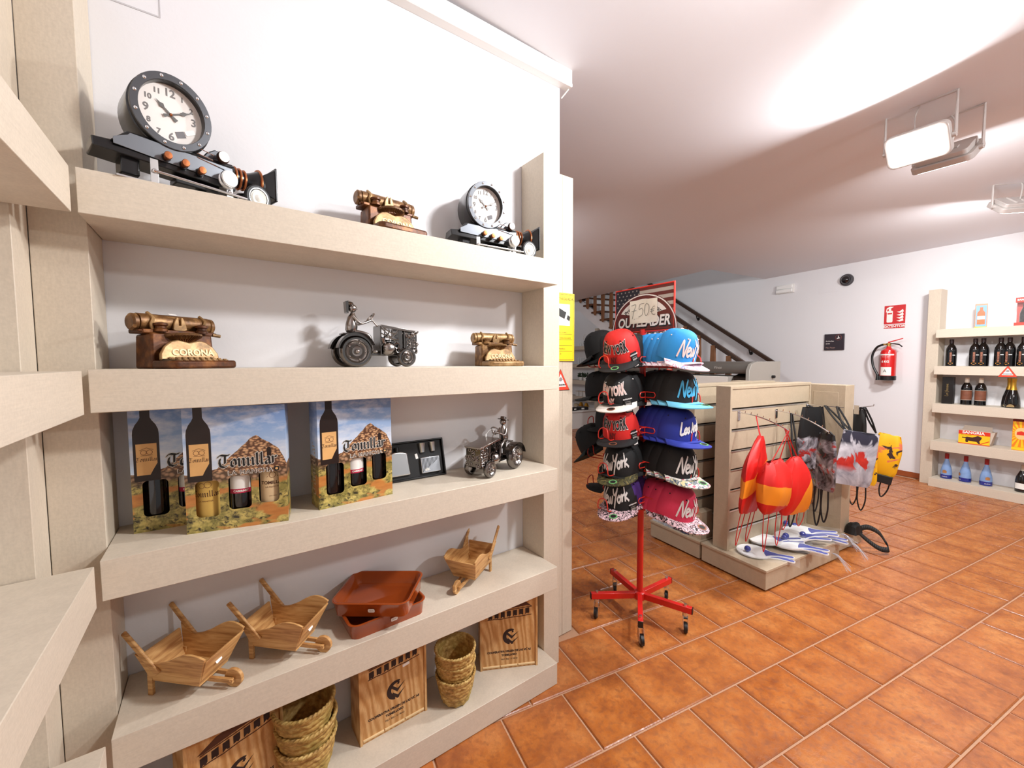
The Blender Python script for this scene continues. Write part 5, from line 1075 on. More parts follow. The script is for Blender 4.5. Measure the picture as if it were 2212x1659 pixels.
def cmesh(m, m2=None):
    k = (m.name, m2.name if m2 else '')
    if k not in CM: CM[k] = crown_mesh('crown', m, m2)
    return CM[k]
def bmesh_(a, b):
    k = (a.name, b.name)
    if k not in BM: BM[k] = brim_mesh('brim', a, b)
    return BM[k]
def on_crown(c, v0=.36, vs=9.6, o=.0022): return crown_pt(c.x / CA * 1.0, max(0.02, v0 + c.y * vs), o)
def cap(side, tier, dist, lat, dz, tilt, crown, brim, under, label, lettering=None, back=None, button=None, eyelets=None, sticker=None, hang=None, yaw=0.0, group='caps on the revolving stand', full=True):
    rz = SIDES[side] + yaw
    p = Vector((SX, SY, 0)) + Rz(SIDES[side]) @ Vector((lat, -dist, 0)); z = TIER[tier] + dz
    t = thing('baseball_cap', label, 'cap', (p.x, p.y, z), (R(tilt), 0, rz), group); t.scale = (1.07, 1.07, 1.07)
    cr = link('crown', cmesh(crown, back), t); link('brim', bmesh_(brim, under), t)
    obj('button', MB().ball((0, .002, CHh * 1.022), .0085, 12, 6, (1, 1, .6)), button or crown, t)
    if not full: return t
    for k in range(6):
        a = R(30 + 60 * k); c = crown_pt(a, .58, .0008); obj('eyelet', MB().ball(c, .0034, 8, 5), eyelets or LBLK, cr)
    if lettering: lettering(t)
    if sticker:
        q = MB(); q.lathe([(.0185, 0), (.0185, .0008)], 22, Tm(.018, -.140, .0062)); st = obj('brim_sticker', q, sticker, t); q = MB(); q.lathe([(.0125, .0008), (.0125, .0012)], 20, Tm(.018, -.140, .0062)); obj('sticker_centre', q, INK, st)
    if hang is not None:
        a = R(hang); c = crown_pt(a, .10, .004); M = Tm(c.x, c.y, c.z) @ Rz(a) @ Rx(PI / 2 - R(8)); q = MB(); q.prism(rrect(-.016, .016, -.052, .022, .002), 0, .0008, M); hg = obj('swing_tag', q, LBLK, t, smooth=False)
        q = MB(); q.prism(rrect(-.012, .012, -.046, -.026, .001), .0008, .0011, M); obj('barcode_label', q, STICKER, hg, smooth=False)
        text('lettering', 'OUTLEADER', .0075, LWHT, hg, M @ Tm(0, .010, .001), bold=.0003, shear=.1); q = MB(); q.prism(rrect(-.012, .012, -.016, -.008, .001), .0008, .0011, M); q.prism(rrect(-.012, .012, -.003, -.001, .0005), .0008, .0011, M); obj('tag_print', q, mat('tag_grey', rgb(150, 146, 142), .5), hg, smooth=False)
    return t
def block_letters(fill, edge, field=None, ny=None):
    def f(t):
        arch = lambda c: on_crown(Vector((c.x, c.y + .010 * (abs(c.x) / .05) ** 2 * (1 if True else 0), 0)), .36)
        if field is not None:
            q = MB(); q.grid(lambda u, v: on_crown(Vector((lerp(-.064, .064, u), lerp(-.018 - .004 * math.cos(PI * (u - .5)), .016 + .012 * (2 * abs(u - .5)) ** 2, v), 0)), .36, o=.0012), 20, 6); obj('lettering_panel', q, field, t)
        w = lambda oo: (lambda c: on_crown(Vector((c.x, c.y * (1 + .35 * (abs(c.x) / .06) ** 2) + .004 * (abs(c.x) / .06) ** 2, 0)), .36, o=oo))
        link('lettering_edge', text_mesh('NEW YORK', .030, edge, bold=.0022, warp=w(.0024), sx=.86), t); link('lettering', text_mesh('NEW YORK', .030, fill, bold=.0011, warp=w(.0032), sx=.86), t)
        link('lettering_small', text_mesh('NY', .020, ny or fill, bold=.0012, warp=lambda c: on_crown(Vector((c.x, c.y, 0)), .115, o=.0028)), t)
    return f
def script(word, m, size=.042, cx=0.0, v0=.14):
    def f(t):
        L, W = script_lines(word, size); q = MB()
        q.strokes([[(a - W / 2 + cx, b - size * .3 + (a - W / 2) * .10) for a, b in l] for l in L], .0062); q.v = [on_crown(p, v0 + .2, o=.0026) for p in q.v]; obj('lettering', q, m, t, smooth=False)
    return f
S_ = 'on the cap stand'
# side A, turned to the shelves: five front caps
cap('A', 0, .175, 0, .024, 25, FRED, FBLK, FWHT, 'red cap with black brim and block lettering at the top of the stand', block_letters(LBLK, LWHT, None, LRED), sticker=FSTK, hang=62, yaw=R(14))
cap('A', 1, .178, .004, -.020, 16, FBLK, FWHT, FBLK, 'black cap with wide white brim and pale block lettering, second tier', block_letters(LPNK, LWHT), eyelets=LWHT, sticker=FSTK2, hang=48, yaw=R(8), button=LWHT)
cap('A', 2, .178, 0, -.020, 12, FRED, FBLK, FBLK, 'red cap with block lettering on third tier, below the white-brimmed cap', block_letters(LBLK, LWHT, None, LRED), sticker=FSTK2, hang=66, yaw=R(14))
cap('A', 3, .176, .006, -.026, 14, FBLK, PCAM, FBLK, 'black cap with camouflage brim and silver handwritten lettering, fourth tier', script('NewYork', LSIL, .046), sticker=FSTK, hang=-52, yaw=R(12))
cap('A', 4, .176, .010, -.014, 15, FBLK, PLEO, FBLK, 'purple and black cap with leopard brim, bottom tier facing the shelves', script('NewYork', LSIL, .046), back=FPUR, sticker=FSTK, hang=60, yaw=R(12), eyelets=LBLK)
# side B, turned to the viewer's aisle
cap('B', 0, .215, -.03, .018, 21, FBLU, PPNK, PPNK, 'bright blue cap with pink marbled brim, frontmost of the blue row', script('NewYork', LPNK, .046), eyelets=LPNK, button=LPNK, hang=80)
cap('B', 1, .215, -.012, -.016, 8, FBLK, FLBL, FBLK, 'black cap with light blue brim and blue handwritten lettering', script('NewYork', LBLU, .046), sticker=FSTK)
cap('B', 2, .215, -.015, -.018, 9, FROY, FROY, FROY, 'royal blue cap with white handwritten lettering on the middle tier', script('Los Angeles', LWHT, .034), sticker=FSTK)
cap('B', 3, .218, -.02, -.014, 13, FBLK, PFLO, FBLK, 'black cap with flowered brim, above the pink caps', script('NewYork', LSIL, .046), sticker=FSTK)
cap('B', 4, .222, -.022, -.034, 17, FPNK, PLEO, PLEO, 'pink cap with black and white brim, lowest on the aisle side', script('NewYork', LSIL, .046), sticker=FSTK2)
NEST = ('second', 'third', 'fourth', 'fifth')
def nested(side, tier, base, n, step, crown, brim, under, what, lat=0.0, dz=0.0, tilt=4, eyel=None):
    for k in range(n):
        d = base - step * (k + 1)
        cap(side, tier, d, lat, dz + .006 * (k + 1) * 0, tilt, crown, brim, under, f'{what}, {NEST[k]} of its row', button=eyel, eyelets=eyel, full=(eyel is not None and k < 2))
nested('B', 0, .205, 4, .036, FBLU, PPNK, PPNK, 'bright blue cap with pink eyelets', -.026, -.004, 3, LPNK)
nested('B', 1, .205, 2, .045, FBLK, FLBL, FBLK, 'black cap with light blue brim', -.010, -.018, 3)
nested('B', 2, .200, 3, .042, FROY, FROY, FROY, 'royal blue cap without lettering in view', -.013, -.020, 4)
nested('B', 3, .200, 2, .048, FBLK, PFLO, FBLK, 'black cap with flowered brim', -.018, -.016, 5)
nested('B', 4, .200, 2, .046, FPNK, PLEO, PLEO, 'pink cap with dark eyelets', -.020, -.042, 8, LBLK)
nested('A', 0, .150, 2, .040, FBLK, FBLK, FWHT, 'black cap behind the topmost red cap', 0, .0, 10)
nested('A', 1, .160, 2, .045, FBLK, FBLK, FBLK, 'black cap behind the white-brimmed cap', 0, -.026, 4)
nested('A', 3, .160, 2, .045, FBLK, FBLK, FBLK, 'black cap behind the camouflage-brimmed cap', 0, -.028, 5)
nested('A', 4, .160, 2, .045, FPUR, PLEO, FBLK, 'purple cap behind the leopard-brimmed cap', 0, -.018, 6)
# side C, away to the end post
cap('C', 0, .235, 0, .040, 24, FBLK, FBLK, FBLK, 'black cap hanging on the top holder towards the end post', sticker=None)
cap('C', 1, .235, .004, -.022, 12, FBLK, PPALM, PPALM, 'black cap with dark green leaf brim, second tier towards the end post')
cap('C', 3, .27, .012, .030, 40, FBLK, FGRN, FGRN, 'black cap with dark visor hanging low and tilted towards the end post', sticker=FSTK2)
nested('C', 0, .225, 3, .040, FBLK, FBLK, FBLK, 'plain black cap of the top tier towards the post', 0, .016, 12)
nested('C', 1, .225, 2, .042, FBLK, PPALM, PPALM, 'black cap with leaf brim towards the post', 0, -.022, 8)
# side D, far side: only tops and edges show
cap('D', 0, .215, 0, .014, 6, FBLK, FBLK, FBLK, 'glossy black cap on the far side of the stand, top tier')
nested('D', 0, .205, 3, .038, FBLK, FBLK, FBLK, 'glossy black cap of the far side', 0, .012, 6)
cap('D', 3, .215, -.01, -.030, 6, FRED, FBLK, FBLK, 'red cap glimpsed on the far side above the pink caps')
nested('D', 3, .205, 2, .045, FRED, FBLK, FBLK, 'red cap of the far side', -.01, -.030, 6)
cap('D', 1, .215, .0, -.020, 6, FBLK, FBLK, FBLK, 'plain black cap on the far side, second tier')
nested('D', 1, .205, 2, .045, FBLK, FBLK, FBLK, 'plain black cap, far side, second tier', .0, -.020, 6)
cap('D', 2, .215, .0, -.020, 6, FBLK, FBLK, FBLK, 'plain black cap on the far side, middle tier')
cap('D', 4, .215, .0, -.020, 6, FBLK, FBLK, FBLK, 'plain black cap on the far side, lowest tier')
cap('C', 2, .170, .0, -.020, 8, FBLK, FBLK, FBLK, 'black cap set far in on the middle tier towards the end post')
cap('C', 4, .150, .0, -.010, 8, FBLK, FBLK, FBLK, 'black cap set far in on the lowest tier towards the end post')

# ================================================================== GONDOLA ISLAND: two slatted wings and a spine
GA = R(-7.5); G0 = Matrix(((math.cos(GA), -math.sin(GA), 0, 2.63), (math.sin(GA), math.cos(GA), 0, 1.063), (0, 0, 1, 0), (0, 0, 0, 1)))
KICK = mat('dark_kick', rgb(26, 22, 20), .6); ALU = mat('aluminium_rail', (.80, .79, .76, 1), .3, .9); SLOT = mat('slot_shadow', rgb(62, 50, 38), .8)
ROWS = [1.076, .938, .800, .673, .538, .402, .268]
def wing(name, label, y0, y1, p0, p1, front=True):
    t = thing(name, label, 'gondola'); t.matrix_world = G0
    q = MB(); q.box(.004, .878, y0 + .004, y1 - .003, .012, .120); obj('plinth', q, GLAM, t, .001)
    q = MB(); q.box(-.002, .884, y0 - .002, y1, .120, .136); obj('base_board', q, GLAM, t, .002)
    q = MB(); q.box(.03, .86, y0 + .03, y1 - .02, 0.0, .012); obj('kick_strip', q, KICK, t, smooth=False)
    q = MB(); q.box(.028, .048, p0, p1, .1365, 1.226); obj('end_panel', q, GLAM, t, .0015)
    q = MB(); q.box(.048, 1.0, p0 + .004, p1, 1.206, 1.226); obj('top_board', q, GLAM, t, .0015)
    q = MB(); q.box(.982, 1.0, p0 + .004, p1, .1365, 1.206); obj('inner_end', q, GLAM, t, smooth=False)
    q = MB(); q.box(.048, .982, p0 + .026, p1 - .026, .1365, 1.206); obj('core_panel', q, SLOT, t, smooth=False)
    zs = [1.206] + ROWS + [.1365]
    for k in range(len(zs) - 1):
        a = zs[k] - (.006 if k else 0); b = zs[k + 1] + .006 if k < len(zs) - 2 else zs[k + 1]
        q = MB(); q.box(.048, .982, p0 + .008, p0 + .026, b, a); obj('slat', q, GLAM, t, .001)
        if not front or k == 0: q = MB(); q.box(.048, .982, p1 - .026, p1 - .006, b, a); obj('rear_slat', q, GLAM, t, .001)
    if front:
        for z in ROWS: q = MB(); q.box(.049, .981, p0 + .0062, p0 + .0082, z - .0115, z - .0045); q.box(.049, .981, p0 + .012, p0 + .0255, z - .0060, z - .0045); obj('slot_rail', q, ALU, t, smooth=False)
    return t
wing('gondola_wing', 'near gondola wing of beige slatwall, hung with bags and stacked with bat sets', 0.0, .445, .273, .377)
wing('gondola_wing', 'rear gondola wing of beige slatwall behind the near one, a storage box on its base', .458, .905, .54, .644)
sp = thing('gondola_spine', 'tall beige spine panel of the gondola island, with a narrow base towards the wall', 'gondola'); sp.matrix_world = G0
q = MB(); q.box(1.003, 1.128, .057, .93, .1365, 1.212); obj('panel', q, GLAM, sp, .0015)
q = MB(); q.box(1.001, 1.0028, .10, .26, .25, 1.16); obj('recess_panel', q, GLAM, sp, .0006)
q = MB(); q.box(.890, 1.318, .052, .94, .012, .120); obj('plinth', q, GLAM, sp, .001)
q = MB(); q.box(.887, 1.322, .048, .944, .120, .136); obj('base_board', q, GLAM, sp, .002)
q = MB(); q.box(.92, 1.29, .09, .90, 0, .012); obj('kick_strip', q, KICK, sp, smooth=False)
# storage box and plastic pack on the rear base
bx = thing('storage_box', 'beige cardboard storage box with a half-moon finger hole on the rear gondola base', 'box'); bx.matrix_world = G0
q = MB(); q.box(.030, .150, .470, .534, .1365, .330); obj('box_body', q, GLAM, bx, .001)
q = MB(); q.prism(arc(0, 0, .020, PI, 2 * PI, 14), 0, .001, face_nx(.0297, .502, .305)); obj('finger_hole', q, mat('hole_light', rgb(232, 220, 196), .6), bx, smooth=False)
PACK = mat('navy_textile_pack', rgb(24, 30, 74), .15, coat=1.0, var=.5, scale=30); FILM = mat('clear_film', rgb(236, 238, 240), .06, alpha=.055, spec=.9); FILMW = mat('crinkled_film', rgb(206, 210, 220), .10, coat=1.0, alpha=.55)
pk = thing('textile_pack', 'navy textile packs in glossy plastic heaped on the rear gondola base', 'package'); pk.matrix_world = G0
random.seed(5)
def crumple(x0, x1, y0, y1, z0, h, n=14, amp=.012, seed=0):
    random.seed(seed); A = [[random.uniform(-1, 1) for _ in range(n)] for _ in range(n)]
    q = MB(); q.grid(lambda u, v: (lerp(x0, x1, u) + amp * .4 * A[int(u * (n - 1))][int(v * (n - 1))], lerp(y0, y1, v) + amp * .4 * A[int(v * (n - 1))][int(u * (n - 1))], z0 + h * (math.sin(PI * u) * math.sin(PI * v)) ** .25 + amp * .5 * A[int(u * (n - 1))][int(v * (n - 1))] * (1 if 0 < u < 1 and 0 < v < 1 else 0)), n, n)
    return q
q = crumple(.020, .155, .560, .80, .138, .085, seed=2); obj('pack_body', q, PACK, pk, ang=20)
q = crumple(.012, .14, .70, .90, .138, .045, amp=.02, seed=8); obj('plastic_end', q, FILMW, pk, ang=12)
# waterfall hooks on the near wing
def hook(x, z, L, drop, label, pins=8, straight=False):
    t = thing('display_hook', label, 'hook', group='chrome hooks on the near slatwall'); t.matrix_world = G0
    q = MB(); q.box(x - .013, x + .013, .2768, .2805, z - .052, z + .012); obj('back_plate', q, CHROME, t, .001)
    P = [(x, .277 - L * u, z - drop * u * u) for u in [k / 12 for k in range(13)]]
    q = MB(); q.tube(P, .0036 if not straight else .0028, 8); obj('arm', q, CHROME, t)
    if not straight:
        for k in range(pins): u = (k + 1) / pins; q = MB(); y = .277 - L * u; zz = z - drop * u * u; q.cyl((x, y, zz), (x, y - .004, zz + .016), .0022, n=6); obj('pin', q, CHROME, t)
    return lambda u: Vector((x, .277 - L * u, z - drop * u * u))
H1 = hook(.128, 1.050, .310, .075, 'chrome waterfall hook carrying the red and yellow bags')
H2 = hook(.556, 1.036, .325, .105, 'chrome waterfall hook carrying the printed grey bags')
H3 = hook(.955, 1.058, .235, .0, 'thin straight chrome hook close to the spine panel', straight=True)

# ---- drawstring bags
BRED = fabric('bag_red', rgb(214, 26, 18), .5); BYEL = fabric('bag_yellow', rgb(236, 140, 26), .5); BCORD = mat('cord_red', rgb(196, 30, 30), .6); KCORD = mat('cord_black', rgb(18, 18, 20), .6)
def band_mat(name, kx, lo, hi):
    g = NG(name); G = g.sep(g.tc.outputs['Generated']); c = g.math('ADD', G[2], g.math('MULTIPLY', g.math('SUBTRACT', G[0], .5), kx)); c = g.math('ADD', g.math('MULTIPLY', c, .5), .25); n = g.math('MULTIPLY', g.math('SUBTRACT', g.noise(g.mapped(), 9, 2), .5), .03)
    g.color(g.ramp(g.math('ADD', c, n), [(0, rgb(198, 22, 18)), (.25 + lo / 2, rgb(234, 138, 28)), (.25 + hi / 2, rgb(210, 24, 18))], 'CONSTANT')); g.b.inputs['Roughness'].default_value = .5; return g.m
B3S = {3: band_mat('bag_band_a', -.40, .38, .60), 1: band_mat('bag_band_b', .18, .13, .50), 7: band_mat('bag_band_c', 1.0, .55, .95)}
B3S[7] = band_mat('bag_band_c', -1.3, -.60, .30)
def bag_body(W, H, D, gather, n=28, m=18, ruf=.006, seed=1, fold=0.0):
    random.seed(seed); ph = [random.uniform(0, 6) for _ in range(4)]
    def fn(u, v):
        a = 2 * PI * u; k = 1.0 - gather * max(0, (v - .55) / .45) ** 1.6; kb = 1 - .16 * max(0, (.12 - v) / .12) ** 2
        x = W / 2 * k * kb * (abs(math.cos(a)) ** .7) * (1 if math.cos(a) >= 0 else -1)
        y = D / 2 * (math.sin(PI * min(1, v * .95 + .04)) ** .6) * math.sin(a) + ruf * math.sin(5 * a + ph[0] + 3 * v) * (.3 + .9 * v) + .5 * ruf * math.sin(9 * a + ph[1] - 6 * v)
        x += fold * (v - .5) ; zz = H * v + ruf * .8 * math.sin(7 * a + ph[2]) * (1 if v > .96 else 0) - .010 * math.cos(a) ** 2 * (1 - v) * 0
        return (x, y, zz)
    q = MB(); q.grid(fn, n, m, closed_u=True); q.f.append(tuple(reversed(range(n)))); q.f.append(tuple(range((m - 1) * n, m * n))); return q
def flag_bag(center, rz, hang, label, W=.27, H=.34, D=.075, gather=.45, tilt=(0, 0), seed=1, zs=1.0, tail=.22, fold=0.0):
    t = thing('drawstring_bag', label, 'bag', group='red and yellow drawstring bags'); Lm = G0 @ Tm(*center) @ Rz(rz) @ Rx(tilt[0]) @ Ry(tilt[1]); t.matrix_world = Lm
    q = bag_body(W, H, D, gather, seed=seed, fold=fold, ruf=.008); q.v = [Vector(p) for p in q.v]; b = obj('bag_body', q, B3S[seed], t, ang=50)
    b.scale = (1, 1, 1)
    hl = Lm.inverted() @ (G0 @ hang)
    for s_ in (-1, 1):
        top = (.30 * W * (1 - gather) * s_, 0, H - .008)
        q = MB()
        for o_ in (-.004, .004): q.tube(smooth_path([(top[0] + o_, 0, top[2]), ((top[0] + hl.x) / 2 + .6 * o_, hl.y * .5, (top[2] + hl.z) / 2), (hl.x + .3 * o_ + .004 * s_, hl.y, hl.z + .002)], 5), .0019, 6)
        obj('drawstring', q, BCORD, t)
        bx_ = W * .40 * s_; q = MB(); q.tube(smooth_path([(bx_, 0, .012), (bx_ * .95 + .01, .01, -tail * .55), (bx_ * .70, .012, -tail), (bx_ * .45, .01, -tail * .6), (bx_ * .42, .0, .004)], 6), .0026, 6); obj('cord_loop', q, BCORD, t)
    q = MB(); q.lathe([(.003, 0), (.008, 0), (.008, .0012), (.003, .0012)], 14, face_y(W * .40, -D * .18, .022)); obj('eyelet_ring', q, CHROME, t)
    return t
flag_bag((.000, .120, .455), R(14), H1(.36), 'red and yellow drawstring bag hanging sideways nearest the slatwall', W=.33, H=.475, D=.07, gather=.90, tilt=(R(4), R(10)), seed=3, tail=.20, fold=.0)
flag_bag((.035, -.010, .500), R(4), H1(1.0), 'bulging red and yellow drawstring bag in the middle of the three', W=.275, H=.300, D=.13, gather=.40, seed=1, tail=.235)
flag_bag((.300, .015, .430), R(-6), H1(.93), 'red and yellow drawstring bag behind the bulging one, beside the black pack', W=.265, H=.355, D=.12, gather=.70, seed=7, tail=.10)
# printed bags
g = NG('bag_grey_print'); xyz = g.sep(); n1 = g.noise(g.mapped(), 7, 5, .6, .8); n2 = g.noise(g.mapped((1, 1, 1), (0, 0, 0), (3, 1, 2)), 8.5, 3, .5, 1.0); base = g.ramp(n1, [(.3, rgb(110, 110, 122)), (.5, rgb(176, 174, 182)), (.72, rgb(222, 220, 226))])
midz = g.ramp(g.math('DIVIDE', xyz[2], .40), [(.22, (0,) * 3), (.34, (1,) * 3), (.60, (1,) * 3), (.70, (0,) * 3)]); rm = g.math('MULTIPLY', g.ramp(n2, [(.49, (0,) * 3), (.53, (1,) * 3)]), midz)
n3 = g.noise(g.mapped((1, 1, 1), (0, 0, 0), (9, 4, 1)), 7.5, 3, .5, .6); topz = g.ramp(g.math('DIVIDE', xyz[2], .40), [(.66, (0,) * 3), (.74, (1,) * 3), (.93, (1,) * 3), (.97, (0,) * 3)]); dm = g.math('MULTIPLY', g.ramp(n3, [(.47, (0,) * 3), (.51, (1,) * 3)]), topz)
col = g.mix(rm, base, g.mix(g.noise(g.mapped(), 30, 3), rgb(150, 22, 22), rgb(212, 56, 40))); col = g.mix(dm, col, rgb(44, 42, 58)); g.color(col); g.b.inputs['Roughness'].default_value = .45; BGREY = g.m
g = NG('bag_black_print'); xyz = g.sep(); n1 = g.noise(g.mapped(), 9, 4, .6, 1.2); hz_ = g.math('ADD', g.math('DIVIDE', xyz[2], .56), g.math('MULTIPLY', g.math('SUBTRACT', n1, .5), .22))
grey = g.ramp(g.noise(g.mapped((1, 1, 1), (0, 0, 0), (2, 7, 3)), 10, 4, .6, 1), [(.38, rgb(20, 18, 22)), (.5, rgb(120, 116, 122)), (.7, rgb(196, 194, 200))]); redz = g.ramp(n1, [(.52, (0,) * 3), (.58, (1,) * 3)])
low = g.mix(redz, grey, rgb(150, 30, 26)); g.color(g.mix(g.ramp(hz_, [(.56, (0,) * 3), (.60, (1,) * 3)]), low, rgb(16, 16, 17))); g.b.inputs['Roughness'].default_value = .4; BBLK = g.m
g = NG('bag_yellow_print'); xyz = g.sep(); n1 = g.noise(g.mapped(), 11, 3, .5, .8); n2 = g.noise(g.mapped((1, 1, 1), (0, 0, 0), (5, 2, 1)), 16, 2, .5, .6); zz = g.math('DIVIDE', xyz[2], .34); mid = g.ramp(zz, [(.18, (0,) * 3), (.26, (1,) * 3), (.72, (1,) * 3), (.80, (0,) * 3)])
col = g.mix(g.math('MULTIPLY', g.ramp(n1, [(.55, (0,) * 3), (.58, (1,) * 3)]), mid), rgb(240, 180, 22), rgb(222, 120, 84)); col = g.mix(g.math('MULTIPLY', g.ramp(n2, [(.58, (0,) * 3), (.61, (1,) * 3)]), mid), col, rgb(60, 40, 40)); g.color(col); g.b.inputs['Roughness'].default_value = .45; BYPR = g.m
def print_bag(name, label, M, W, H, D, m, strap_to, gather=.02, seed=1, ruf=.004, loops=((0, .2),), tie='strap', sm=KCORD, group='printed bags on the gondola', bottom=None, cat='bag', strap_r=.006, attach=None):
    t = thing(name, label, cat, group=group); t.matrix_world = G0 @ M
    obj('bag_body', bag_body(W, H, D, gather, seed=seed, ruf=ruf), m, t, ang=50)
    if bottom: obj('bag_bottom', MB().box(-W * .44, W * .44, -D * .42, D * .42, -.055, .004), bottom, t, .004)
    inv = M.inverted()
    for tgt in strap_to:
        h = inv @ tgt
        for s_ in (-1, 1):
            q = MB(); a = (attach + .02 * s_ if attach is not None else max(-W * .42, min(W * .42, h.x * .95 + .018 * s_)), 0, H - .01); q.tube(smooth_path([a, ((a[0] + h.x) / 2 + .01 * s_, h.y * .5, (a[2] + h.z) / 2), (h.x + strap_r * .8 * s_, h.y, h.z + .003)], 5), strap_r, 6); obj(tie, q, sm, t)
    for x, L in loops:
        q = MB(); q.tube(smooth_path([(x - .022, 0, .01), (x - .026, .004, -L * .6), (x - .004, .006, -L), (x + .020, .004, -L * .6), (x + .018, 0, .01)], 6), strap_r * .8, 6); obj('cord_loop', q, sm, t)
    return t
print_bag('shopping_bag', 'black-topped printed bag hanging flat on the slatwall behind the others', Tm(.800, .165, .515) @ Rz(R(-16)), .25, .545, .05, BBLK, [Vector((.80, .20, 1.066))], gather=.30, seed=4, loops=((.06, .22),))
print_bag('shopping_bag', 'grey printed bag with red splashes, frontmost beside the spine panel', Tm(.925, -.028, .525) @ Rz(R(-29)) @ Ry(R(9)), .265, .375, .035, BGREY, [H3(.82) + Vector((0, 0, 0)), H3(.5)], gather=.03, seed=2, loops=(), attach=-.085)
print_bag('shopping_bag', 'dark printed bag seen edge-on between the grey bag and the hook end', Tm(.575, -.03, .545) @ Rz(R(74)), .13, .37, .045, BBLK, [H2(1.0)], gather=.25, seed=6, loops=((0, .21), (.05, .25)))
g = NG('black_plastic_pack'); n1 = g.noise(g.mapped(), 24, 4, .6, 1.0); g.color(g.ramp(n1, [(.5, rgb(22, 12, 12)), (.62, rgb(60, 30, 26)), (.68, rgb(150, 34, 30))])); g.b.inputs['Roughness'].default_value = .12; g.b.inputs['Coat Weight'].default_value = 1.0; g.bump(n1, .8, .02); BPL = g.m
print_bag('plastic_pouch', 'shiny black wrapped pouch hanging on black cords behind the red and yellow bags', Tm(.560, .10, .42) @ Rz(R(-10)) @ Ry(R(6)), .22, .24, .08, BPL, [H2(.30)], gather=.2, seed=5, ruf=.010, loops=((-.07, .16),), tie='cord')
print_bag('shopping_bag', 'yellow bag with reddish print hanging on the outer face of the spine', Tm(1.215, .020, .480) @ Rz(R(-76)), .16, .352, .04, BYPR, [Vector((1.20, .035, 1.040))], gather=.02, seed=2, loops=((-.05, .17), (.0, .20)), group='yellow bags on the spine')
print_bag('shopping_bag', 'yellow bag with black bottom, outermost on the spine', Tm(1.29, -.045, .560) @ Rz(R(-72)) @ Ry(R(10)), .18, .30, .05, BYPR, [Vector((1.22, .03, 1.045))], gather=.35, seed=8, loops=((.05, .16),), group='yellow bags on the spine', bottom=mat('bag_black', rgb(20, 19, 18), .6))
q = MB(); q.tube([(1.128, .04, 1.05), (1.34, .02, 1.05), (1.345, .02, 1.062)], .003, 6); hk = thing('display_hook', 'chrome hook on the outer face of the spine holding yellow bags', 'hook'); hk.matrix_world = G0; obj('arm', q, CHROME, hk); q = MB(); q.box(1.1285, 1.132, .025, .055, 1.0, 1.065); obj('back_plate', q, CHROME, hk, .001)
print_bag('black_bag', 'folded black bag with straps hanging above the yellow bags', Tm(1.20, .055, .755) @ Rz(R(-82)), .10, .27, .03, mat('bag_black', rgb(20, 19, 18), .6), [Vector((1.20, .035, 1.045))], gather=.25, seed=3, loops=(), group='yellow bags on the spine')
# black bag with a looped strap on the spine base
lb = thing('strapped_bag', 'small black bag on the spine base, its wide strap looping out over the edge', 'bag'); lb.matrix_world = G0
q = crumple(1.05, 1.17, -.02, .06, .1362, .075, seed=12, n=9); obj('bag_body', q, mat('bag_black', rgb(20, 19, 18), .6), lb, ang=30)
P = smooth_path([(1.12, .0, .165), (1.20, -.03, .175), (1.27, -.07, .135), (1.30, -.10, .07), (1.26, -.13, .035), (1.19, -.10, .05), (1.14, -.05, .10), (1.10, -.015, .150)], 6); q = MB(); n = len(P)
for i in range(n - 1):
    a, b = P[i], P[i + 1]; o = Vector((.006, .006, .016)); q.add([a - o, b - o, b + o, a + o], [(0, 1, 2, 3)])
so = obj('strap', q, mat('bag_black', rgb(20, 19, 18), .6), lb, ang=80); md = so.modifiers.new('thickness', 'SOLIDIFY'); md.thickness = .003

# ---- beach bat sets: two white bats with blue grips and a blue ball, in clear film
BATW = mat('bat_white', rgb(236, 238, 238), .35, coat=.2); BATB = mat('bat_blue', rgb(48, 62, 150), .4); BALLB = mat('ball_blue', rgb(52, 62, 140), .2, coat=.6, var=.3, scale=60)
def bat_outline(k=1.0, inset=0.0):
    P = arc(0, 0, .098 - inset, R(-62), R(242), 36); L = [(-.036, -.095), (-.0185, -.135), (-.0172, -.205)]; e = arc(0, -.207, .0172, PI, 2 * PI, 8)
    return P + L + e + [(.0172, -.205), (.0185, -.135), (.036, -.095)]
def bat_mesh(): return MB().prism(bat_outline(), 0, .007).mesh('bat', BATW, True, 40)
def grip_mesh():
    P = [(-.052, -.066), (-.030, -.095), (-.0145, -.135), (-.0135, -.205)] + arc(0, -.207, .0135, PI, 2 * PI, 8) + [(.0135, -.205), (.0145, -.135), (.030, -.095), (.052, -.066), (.02, -.060), (-.02, -.060)]
    return MB().prism(P, -.0004, .0074).mesh('grip', BATB, True, 40)
batme, grme = bat_mesh(), grip_mesh(); ballme = MB().ball((0, 0, 0), .0195, 18, 12).mesh('ball', BALLB, True, 60)
def film_mesh(seed):
    random.seed(seed); n = 13; A = [[random.uniform(0, 1) for _ in range(n)] for _ in range(n)]; q = MB()
    q.grid(lambda u, v: (lerp(-.108, .108, u) * (1 - .25 * max(0, .4 - v)), lerp(-.245, .112, v), .024 + .012 * A[int(u * 12)][int(v * 12)] - .020 * abs(2 * u - 1) ** 4), n, n); return q.mesh('film_sleeve', FILM, True, 15)
